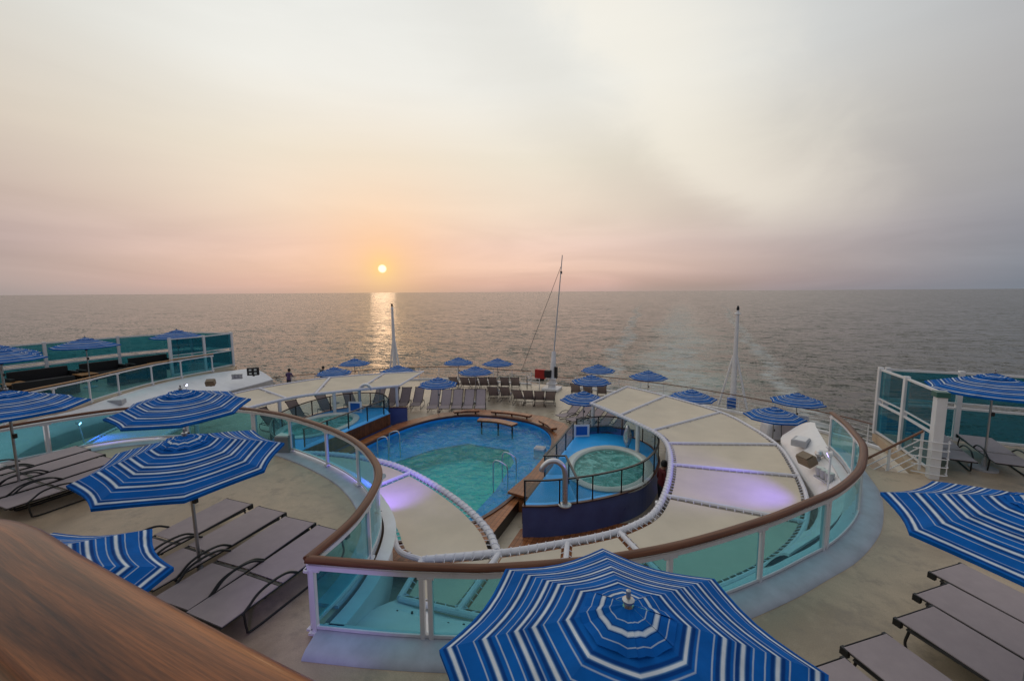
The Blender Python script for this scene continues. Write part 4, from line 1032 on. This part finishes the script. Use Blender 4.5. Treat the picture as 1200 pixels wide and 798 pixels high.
for i, (x, y) in enumerate([(16.05, 14.75), (17.15, 14.75)]):
    put('flat', x, y, ZU, -8, ['flat lounger against the post of the stair beneath the far right umbrella', 'flat lounger cut by the right frame edge by the glass screen'][i], 'flat loungers by the right glass screen')
# stern deck rows
dx, dy = math.cos(R(21.8)), math.sin(R(21.8)); hx_, hy_ = -dy, dx
for i in range(5):
    x = -5.2+.37*dx+.745*i*dx+1.02*hx_; y = 21.95+.37*dy+.745*i*dy+1.02*hy_
    put('raised', x, y, 0, 21.8, 'raised back lounger facing the pool, %s from the left in the front row of five' % ORD[i], 'raised loungers on the stern deck')
def away(px, py, rz, lab): # back turned to the pool
    x, y = P2(px, py, .75); a = R(rz)
    put('raised', x+.6*math.sin(a), y-.6*math.cos(a), 0, rz, lab, 'raised loungers on the stern deck')
for i, px in enumerate([531, 544, 555, 566, 577, 591, 603]):
    away(px, 447.5+.1*i, 198, 'dark backed lounger facing aft, %s from the left in the rearmost row' % ORD[i])
for i, px in enumerate([577, 591]):
    away(px, 459.5, 195, ['dark backed lounger just right of the front row of five', 'second dark backed lounger right of the front row of five'][i])
for i, px in enumerate([606, 619, 632, 645]):
    away(px, 463.5+.6*i, 190+4*i, 'dark backed lounger, %s from the left in the row before the flagstaff' % ORD[i])
for i, px in enumerate([674, 688, 705]):
    away(px, 456+.6*i, 190, 'dark backed lounger under the stacked umbrellas, %s from the left' % ORD[i])
for i in range(5):
    hx2, hy2 = 4.05+.72*i, 24.75-.5*i
    put('raised', hx2-.57*.75, hy2-.82*.75, 0, -35, 'raised lounger %s from the flagstaff side at the far end of the right awning' % ORD[i], 'raised loungers on the stern deck')
for i in range(4):
    put('raised', -6.6-.8*i, 23.3-.33*i, 0, 21.8, 'raised lounger shaded by the left awning, %s from its open end' % ORD[i], 'raised loungers under the left awning')
for i, (x, y) in enumerate([(-10.2, 21.0), (-10.9, 19.6), (-11.4, 18.0), (-11.6, 16.3)]):
    put('raised', x, y, 0, 60+8*i, 'raised lounger deep under the left awning behind the hot tub, %s from aft' % ORD[i], 'raised loungers under the left awning')

# ------------------------------------------------------------------ sofas and tables on the left wing
def sofa(label, x, y, rz, w):
    t = thing('outdoor_sofa', label, 'sofa', (x, y, ZU), rz)
    MB().box((0, 0, .2), (w, .8, .3)).build('seat', M['black'], t, local=True, bevel=.03)
    MB().box((0, .38, .5), (w, .16, .75)).build('backrest', M['black'], t, local=True, bevel=.03)
    for sx in (-1, 1): MB().box((sx*(w/2+.07), .03, .32), (.14, .86, .58)).build('armrest', M['black'], t, local=True, bevel=.03)
def table(label, x, y):
    t = thing('low_table', label, 'table', (x, y, ZU))
    MB().box((x, y, ZU+.44), (.9, .7, .05)).build('table_top', M['tabletop'], t, bevel=.01)
    for a in (-.38, .38):
        for b in (-.28, .28): MB().box((x+a, y+b, ZU+.21), (.05, .05, .41)).build('leg', M['dframe'], t)
for i, (y, w) in enumerate([(8.2, 2.0), (10.9, 2.2), (13.3, 1.7), (15.6, 2.0)]):
    sofa(['black sofa against the far glass at the left frame edge', 'black sofa facing the honey wood table left of the centre umbrella pole', 'short black sofa right of the centre umbrella on the left wing', 'black sofa nearest the glass corner of the left wing'][i], -20.6+.1*i, y, R(90), w)
for i, (x, y, rz) in enumerate([(-17.2, 9.6, -90), (-17.3, 13.3, -90)]): sofa(['black sofa with its back to the left wing railing, nearer one', 'black sofa with its back to the left wing railing, farther one'][i], x, y, R(rz), 2.0)
table('low honey wood table between sofas at the left edge', *P2(17, 449, 3.35)); table('low honey wood table under the middle umbrella of the left wing', *P2(100, 438, 3.35)); table('low honey wood table at the far end of the left wing', *P2(185, 425, 3.35))

# ------------------------------------------------------------------ odd gear
p = P(905, 505, .4)
t = thing('covered_chair', 'bulky chair under a white cover beneath the umbrella at the right fairing', 'covered chair', (p.x, p.y, 0))
bx = MB(); bx.box((p.x, p.y, .45), (.95, .9, .9), R(20), taper=.86); bx.build('cover', M['whitefab'], t, True, bevel=.12)
bx = MB(); bx.box((p.x-.1, p.y+.38, 1.12), (.8, .3, .75), R(20), R(-8), taper=.8); bx.build('back_cover', M['whitefab'], t, True, bevel=.12)
p = P(926, 512, .5)
t = thing('folded_lounger', 'folded dark framed lounger leaning by the white covered chair', 'folded lounger', (p.x, p.y, 0))
MB().tube([(p.x-.35, p.y, .05), (p.x-.3, p.y+.5, 1.2), (p.x+.35, p.y+.5, 1.2), (p.x+.3, p.y, .05)], .02, 6).build('frame', M['dframe'], t)
m = MB(); m.grid([[(p.x-.31, p.y+.05, .15), (p.x+.28, p.y+.05, .15)], [(p.x-.28, p.y+.48, 1.16), (p.x+.31, p.y+.48, 1.16)]], .02); m.build('sling', M['sling'], t)
p = P(928, 497, 1.0)
t = thing('winch', 'white deck winch behind the far end of the right fairing', 'winch', (p.x, p.y+.6, 0))
MB().box((p.x, p.y+.6, .5), (1.3, .6, 1.0)).build('housing', M['white'], t, bevel=.05); MB().tube([(p.x-.8, p.y+.6, 1.1), (p.x+.8, p.y+.6, 1.1)], .22, 12).build('drum', M['white'], t, True)
# planter-like speaker box on the peninsula edge
p = P(334, 522, 3.1)
t = thing('speaker_box', 'grey green box speaker standing at the peninsula railing', 'speaker', (p.x, p.y, ZU), R(20))
MB().box((0, 0, .26), (.42, .36, .5)).build('cabinet', simple('grey_green_box', (.23, .25, .24), .5), t, local=True, bevel=.02); MB().box((0, 0, .525), (.36, .3, .03)).build('lid', M['spashell'], t, local=True); MB().box((.05, -.1, .02), (.14, .2, .03)).build('foot', M['rubber'], t, local=True)

# ------------------------------------------------------------------ people
def person(label, x, y, z, rz, shirt, trousers, hair, lean=.1, arms='rail'):
    h = 1.72
    V = [(0, 0, .93), (0, .01, 1.12), (0, .02+lean*.4, 1.38), (0, .03+lean*.6, 1.47), (0, .05+lean*.8, 1.55), (0, .06+lean, 1.66),
         (.10, 0, .90), (.11, -.02, .49), (.11, .02, .09), (.11, -.11+.24, .04), (-.10, 0, .90), (-.11, .02, .49), (-.11, .05, .09), (-.11, .17, .04),
         (.19, .02+lean*.45, 1.40), (-.19, .02+lean*.45, 1.40)]
    if arms == 'rail': V += [(.25, .08+lean*.5, 1.15), (.16, .36, 1.12), (.12, .42, 1.12), (-.25, .08+lean*.5, 1.15), (-.16, .36, 1.12), (-.12, .42, 1.12)]
    else: V += [(.25, 0, 1.12), (.25, .08, .88), (.24, .1, .80), (-.25, 0, 1.12), (-.25, .1, .88), (-.24, .12, .80)]
    E = [(0, 1), (1, 2), (2, 3), (3, 4), (4, 5), (0, 6), (6, 7), (7, 8), (8, 9), (0, 10), (10, 11), (11, 12), (12, 13), (2, 14), (14, 16), (16, 17), (17, 18), (2, 15), (15, 19), (19, 20), (20, 21)]
    rad = [(.15, .11), (.14, .10), (.15, .10), (.06, .06), (.075, .09), (.085, .10), (.09, .09), (.06, .06), (.042, .045), (.04, .03), (.09, .09), (.06, .06), (.042, .045), (.04, .03), (.06, .06), (.06, .06),
           (.045, .045), (.034, .034), (.035, .025), (.045, .045), (.034, .034), (.035, .025)]
    me = bpy.data.meshes.new('person'); me.from_pydata(V, E, []); o = bpy.data.objects.new('person', me); COL.objects.link(o)
    md = o.modifiers.new('Skin', 'SKIN'); sd = o.modifiers.new('Sub', 'SUBSURF'); sd.levels = 2; sd.render_levels = 2
    for q, r_ in zip(me.skin_vertices[0].data, rad): q.radius = r_
    me.skin_vertices[0].data[0].use_root = True
    dg = bpy.context.evaluated_depsgraph_get(); bm_ = bpy.data.meshes.new_from_object(o.evaluated_get(dg))
    o.modifiers.clear(); o.data = bm_; bm_.name = 'person'
    bm_.materials.clear()
    for mm in (simple('skin', (.35, .19, .13), .5), simple('shirt', shirt, .8), simple('trousers', trousers, .8)): bm_.materials.append(mm)
    for pl in bm_.polygons:
        c_ = pl.center; pl.use_smooth = True
        pl.material_index = 0 if (c_.z > 1.48 or (abs(c_.x) > .1 and c_.y > .2 and c_.z > .6) or c_.z < .07) else (1 if c_.z > .92 else 2)
    o.location = (x, y, z); o.rotation_euler = (0, 0, rz); tag(o, label, 'person')
    hm = MB(); hm.lathe([(.0, .125), (.07, .11), (.105, .05), (.11, -.02), (.10, -.08)], 14, (0, .045+lean, 1.655)); hm.build('hair', simple('dark_hair', hair, .6), o, True, local=True)
    return o
a = P(338, 440, 1.25); person('person in a dark violet top by the stern rail left of the umbrellas', a.x, a.y, 0, R(20), (.10, .06, .16), (.03, .03, .05), (.015, .01, .01))
a = P(377, 437, 1.25); person('person in black leaning at the stern rail beside the leftmost umbrella', a.x, a.y, 0, R(10), (.015, .015, .02), (.02, .02, .025), (.02, .012, .01), .16)
a = P(777, 551, 1.45); person('person in a dark red shirt behind the right hot tub, under the awning rim', a.x-.05, a.y+.05, 0, R(-60), (.12, .01, .015), (.015, .015, .02), (.01, .008, .008), .04, 'down')

# ------------------------------------------------------------------ foreground handrail
HZ = CAM.z-.45
HZ2 = HZ-.035
pts = [P(-330, 640, HZ2), P(-140, 618, HZ2), P(-40, 613, HZ2), P(40, 621, HZ2), P(110, 662, HZ2), P(250, 740, HZ2), P(380, 808, HZ2), P(640, 930, HZ2)]
edge = smooth_path([Vector((p.x, p.y, 0)) for p in pts], 10); edge = resample(edge, 120)
W_ = .16
mid_ = offset2(edge, W_/2)
prof = [(W_/2*math.copysign(abs(math.cos(a))**.7, math.cos(a)), .045*math.copysign(abs(math.sin(a))**.7, math.sin(a))-.045) for a in [2*math.pi*i/28 for i in range(28)]]
t = thing('foreground_handrail', 'thick varnished wooden handrail cutting across the lower left corner', 'handrail', (mid_[0].x, mid_[0].y, HZ-1.1))
MB().sweep([Vector((p.x, p.y, HZ)) for p in mid_], prof).build('rail', M['bigrail'], t, True)
for s in (.55, .97):
    p = subpath(mid_, plen(mid_)*s, plen(mid_)*s, 1)[0]; MB().box((p.x, p.y, HZ-.60), (.05, .05, 1.02)).build('post', M['white'], t)

# ------------------------------------------------------------------ lamps that tint the white rails violet
def spot(name, label, p, target, col, energy, size=60, foot=None, lens='litviolet'):
    d = bpy.data.lights.new(name, 'SPOT'); d.energy = energy; d.color = col; d.spot_size = R(size); d.spot_blend = .9; d.shadow_soft_size = .08
    o = bpy.data.objects.new(name, d); COL.objects.link(o); o.location = p
    dr = (Vector(target)-Vector(p)).normalized(); o.rotation_euler = dr.to_track_quat('-Z', 'Y').to_euler()
    t = thing('spot_lamp', label, 'lamp', tuple(Vector(p)-dr*.1)); q = Vector(p)-dr*.02
    MB().tube([q-dr*.16, q-dr*.04], .06, 12).build('lamp_can', M['white'], t, True); MB().tube([q-dr*.045, q-dr*.03], .05, 12).build('lens', M[lens], t, True)
    o.location = q+dr*.02
    if foot: MB().tube([q-dr*.1, foot], .022, 8).build('stand', M['white'], t, True)
VIO = (.34, .22, 1.0)
spot('violet_spot', 'violet lamp lighting the right shade cloth from the fairing', (12.75, 12.1, 3.5), (10.5, 12.7, 2.2), (.2, .13, 1.0), 230, 85, (12.85, 12.1, 2.6))
spot('violet_spot', 'violet lamp under the tip of the lounger peninsula', (2.9, 7.9, 3.15), (1.4, 9.4, 2.2), (.24, .15, 1.0), 150, 130, (2.85, 7.8, 2.86))
spot('violet_spot', 'violet lamp on the edge of the observation deck above the railing corner', (6.6, 1.1, 5.4), (4.9, 4.2, 3.3), (.42, .32, 1.0), 150, 42, (6.75, .68, 5.62))
spot('blue_spot', 'lit white lamp at the left glass of the peninsula', tuple(P(96, 497, 2.8)), tuple(P(140, 512, 2.2)), (.05, .12, 1.0), 130, 100, tuple(P(96, 497, 2.8)-Vector((0, 0, .7))), lens='lit')
spot('blue_spot', 'lit white lamp on the left fairing behind the second umbrella', tuple(P(220, 452, 3.0)), tuple(P(260, 470, 2.2)), (.3, .3, 1.0), 25, 70, tuple(P(220, 452, 3.0)-Vector((0, 0, .5))), lens='lit')

# ------------------------------------------------------------------ sky and sun
SUNV = ray(448, 315).normalized()
w = bpy.data.worlds.new('World'); sc.world = w; w.use_nodes = True
nt = w.node_tree; N = nt.nodes; L = nt.links; bg = N['Background']
tc = N.new('ShaderNodeTexCoord'); nv = N.new('ShaderNodeVectorMath'); nv.operation = 'NORMALIZE'; L.new(tc.outputs['Generated'], nv.inputs[0])
sx = N.new('ShaderNodeSeparateXYZ'); L.new(nv.outputs[0], sx.inputs[0])
def mth(op, a, b=None, c=None):
    x = N.new('ShaderNodeMath'); x.operation = op
    for i, q in enumerate((a, b, c)):
        if q is None: continue
        if isinstance(q, (int, float)): x.inputs[i].default_value = q
        else: L.new(q, x.inputs[i])
    return x.outputs[0]
def dot(v):
    x = N.new('ShaderNodeVectorMath'); x.operation = 'DOT_PRODUCT'; L.new(nv.outputs[0], x.inputs[0]); x.inputs[1].default_value = tuple(v); return x.outputs['Value']
def sms(a, i0, i1, o0=0., o1=1.):
    x = N.new('ShaderNodeMapRange'); x.interpolation_type = 'SMOOTHSTEP'; L.new(a, x.inputs[0])
    for k, val in enumerate((i0, i1, o0, o1)): x.inputs[k+1].default_value = val
    return x.outputs[0]
el = mth('MULTIPLY', mth('ARCSINE', sx.outputs[2]), 180/math.pi)
elf = mth('DIVIDE', el, 90.0)
def ramp(stops):
    r = N.new('ShaderNodeValToRGB'); e = r.color_ramp.elements; L.new(elf, r.inputs[0])
    stops = [(max(0, d)/90, lin(c)) for d, c in stops]
    e[0].position, e[0].color = stops[0][0], (*stops[0][1], 1); e[1].position, e[1].color = stops[-1][0], (*stops[-1][1], 1)
    for p_, c_ in stops[1:-1]: q = e.new(p_); q.color = (*c_, 1)
    return r.outputs[0]
rs = ramp([(0, (198, 166, 155)), (1.2, (222, 182, 166)), (3, (235, 199, 179)), (6, (235, 206, 191)), (10, (236, 218, 200)), (16, (234, 226, 210)), (24, (238, 238, 232)), (34, (233, 235, 232)), (60, (222, 223, 221)), (90, (212, 212, 210))])
ra = ramp([(0, (116, 128, 141)), (2, (121, 132, 144)), (5, (132, 139, 150)), (10, (147, 150, 157)), (18, (162, 163, 168)), (28, (167, 171, 177)), (38, (162, 168, 177)), (60, (176, 180, 184)), (90, (205, 206, 206))])
rl = ramp([(0, (156, 148, 146)), (2, (168, 154, 150)), (5, (176, 160, 158)), (9, (190, 172, 164)), (15, (212, 200, 187)), (24, (212, 210, 203)), (34, (198, 202, 203)), (60, (205, 207, 206)), (90, (210, 210, 208))])
hl = mth('SQRT', mth('SUBTRACT', 1.0, mth('MULTIPLY', sx.outputs[2], sx.outputs[2])))
s2 = Vector((SUNV.x, SUNV.y, 0)).normalized(); perp = Vector((s2.y, -s2.x, 0))  # perp: to the right of the sun
ca = mth('DIVIDE', dot(s2), mth('MAXIMUM', hl, .02)); sa_ = mth('DIVIDE', dot(perp), mth('MAXIMUM', hl, .02))
def mixc(f, a, b, bt='MIX'):
    x = N.new('ShaderNodeMix'); x.data_type = 'RGBA'; x.blend_type = bt
    if isinstance(f, (int, float)): x.inputs[0].default_value = f
    else: L.new(f, x.inputs[0])
    for i, q in ((6, a), (7, b)):
        if isinstance(q, tuple): x.inputs[i].default_value = (*q, 1)
        else: L.new(q, x.inputs[i])
    return x.outputs[2]
az = mth('ARCTAN2', sa_, ca)   # + to the right of the sun, radians
lowel = sms(el, 22, 3); fr_ = mth('ADD', mth('MULTIPLY', sms(az, R(24), R(80)), mth('SUBTRACT', 1.0, lowel)), mth('MULTIPLY', sms(az, R(14), R(78)), lowel)); fl_ = sms(az, R(-8), R(-42))
col = mixc(fr_, rs, ra); col = mixc(fl_, col, rl)
# far behind the ship the sky is dimmer
col = mixc(sms(ca, .1, -.7, 0, .6), col, lin((112, 122, 142)))
# streaky haze
mp = N.new('ShaderNodeMapping'); mp.inputs['Scale'].default_value = (1.6, 1.6, 11); L.new(nv.outputs[0], mp.inputs[0])
n1 = N.new('ShaderNodeTexNoise'); n1.inputs['Scale'].default_value = 1.3; n1.inputs['Detail'].default_value = 6; n1.inputs['Roughness'].default_value = .55; n1.inputs['Distortion'].default_value = .6; L.new(mp.outputs[0], n1.inputs['Vector'])
low = sms(el, 14, 2)
st = mth('MULTIPLY_ADD', mth('SUBTRACT', n1.outputs['Fac'], .5), mth('MULTIPLY_ADD', low, .42, .10), 1.0)
col = mixc(1.0, col, st, 'MULTIPLY')
# bright diagonal veil of cloud: band round the great circle through two sky directions, darker below its edge
A_ = ray(640, -40).normalized(); B_ = ray(880, 262).normalized(); nrm = A_.cross(B_).normalized()
if nrm.z < 0: nrm = -nrm
mp2 = N.new('ShaderNodeMapping'); mp2.inputs['Scale'].default_value = (1, 1, 1.6); L.new(nv.outputs[0], mp2.inputs[0])
n2 = N.new('ShaderNodeTexNoise'); n2.inputs['Scale'].default_value = 3.2; n2.inputs['Detail'].default_value = 7; n2.inputs['Roughness'].default_value = .58; n2.inputs['Distortion'].default_value = .8; L.new(mp2.outputs[0], n2.inputs['Vector'])
dd = mth('ADD', dot(nrm), mth('MULTIPLY', mth('SUBTRACT', n2.outputs['Fac'], .5), .22))
along = dot(((A_+B_)/2).normalized())
reach = mth('MULTIPLY', sms(along, .72, .93), sms(el, 4, 11))
band = mth('MULTIPLY', mth('MULTIPLY', sms(dd, -.10, .03), sms(dd, .26, .03)), reach)
below = mth('MULTIPLY', mth('MULTIPLY', sms(dd, -.30, -.12), sms(dd, .02, -.12)), reach)
col = mixc(mth('MULTIPLY', band, .5), col, lin((248, 241, 226)))
col = mixc(mth('MULTIPLY', below, .17), col, lin((186, 180, 170)))
# brown funnel smoke lying on the horizon astern
SM_ = ray(800, 336).normalized(); ds = dot(SM_)
smk = mth('MULTIPLY', sms(ds, .985, 1.0), sms(el, 3.0, .2)); col = mixc(mth('MULTIPLY', smk, .28), col, lin((150, 138, 118)))
# glow and disc of the hazy sun
dsun = mth('MULTIPLY', mth('ARCCOSINE', mth('MINIMUM', dot(SUNV), 1.0)), 180/math.pi)
g1 = mth('POWER', 2.718, mth('MULTIPLY', dsun, -1/6.5)); g2 = mth('POWER', 2.718, mth('MULTIPLY', dsun, -1/1.3))
col = mixc(mth('MULTIPLY', g1, .7), col, lin((255, 202, 138))); col = mixc(mth('MULTIPLY', g2, .9), col, lin((255, 222, 140)))
disc = sms(dsun, .60, .34); col = mixc(disc, col, (1.5, 1.35, .9))
ns = N.new('ShaderNodeTexSky'); ns.sky_type = 'NISHITA'; ns.sun_disc = False; ns.sun_elevation = R(3); ns.sun_rotation = math.atan2(SUNV.x, SUNV.y); ns.air_density = 2; ns.dust_density = 6
nsm = mixc(1.0, ns.outputs[0], (.008, .008, .008), 'MULTIPLY'); col = mixc(1.0, col, nsm, 'ADD')
L.new(col, bg.inputs[0]); bg.inputs[1].default_value = 1.0
sd = bpy.data.lights.new('sun', 'SUN'); sd.energy = .009; sd.angle = R(3.2); sd.color = (1.0, .64, .40)
so = bpy.data.objects.new('sun', sd); COL.objects.link(so); so.rotation_euler = (-SUNV).to_track_quat('-Z', 'Y').to_euler(); so.location = (0, 60, 40)

# ------------------------------------------------------------------ camera and render
cd = bpy.data.cameras.new('camera'); cam = bpy.data.objects.new('camera', cd); COL.objects.link(cam)
cd.sensor_width = 36; cd.lens = 36*FPX/1200; cd.clip_start = .05; cd.clip_end = 200000
mw = Matrix(((CR.x, CU.x, -CF.x, CAM.x), (CR.y, CU.y, -CF.y, CAM.y), (CR.z, CU.z, -CF.z, CAM.z), (0, 0, 0, 1)))
cam.matrix_world = mw; sc.camera = cam
sc.render.engine = 'CYCLES'
sc.view_settings.view_transform = 'Standard'; sc.view_settings.look = 'None'; sc.view_settings.gamma = 1; sc.view_settings.exposure = 0
sc.cycles.use_denoising = True; sc.cycles.max_bounces = 8; sc.cycles.transparent_max_bounces = 24; sc.cycles.diffuse_bounces = 3; sc.cycles.glossy_bounces = 4
sc.cycles.sample_clamp_indirect = 6; sc.cycles.caustics_reflective = False; sc.cycles.caustics_refractive = False
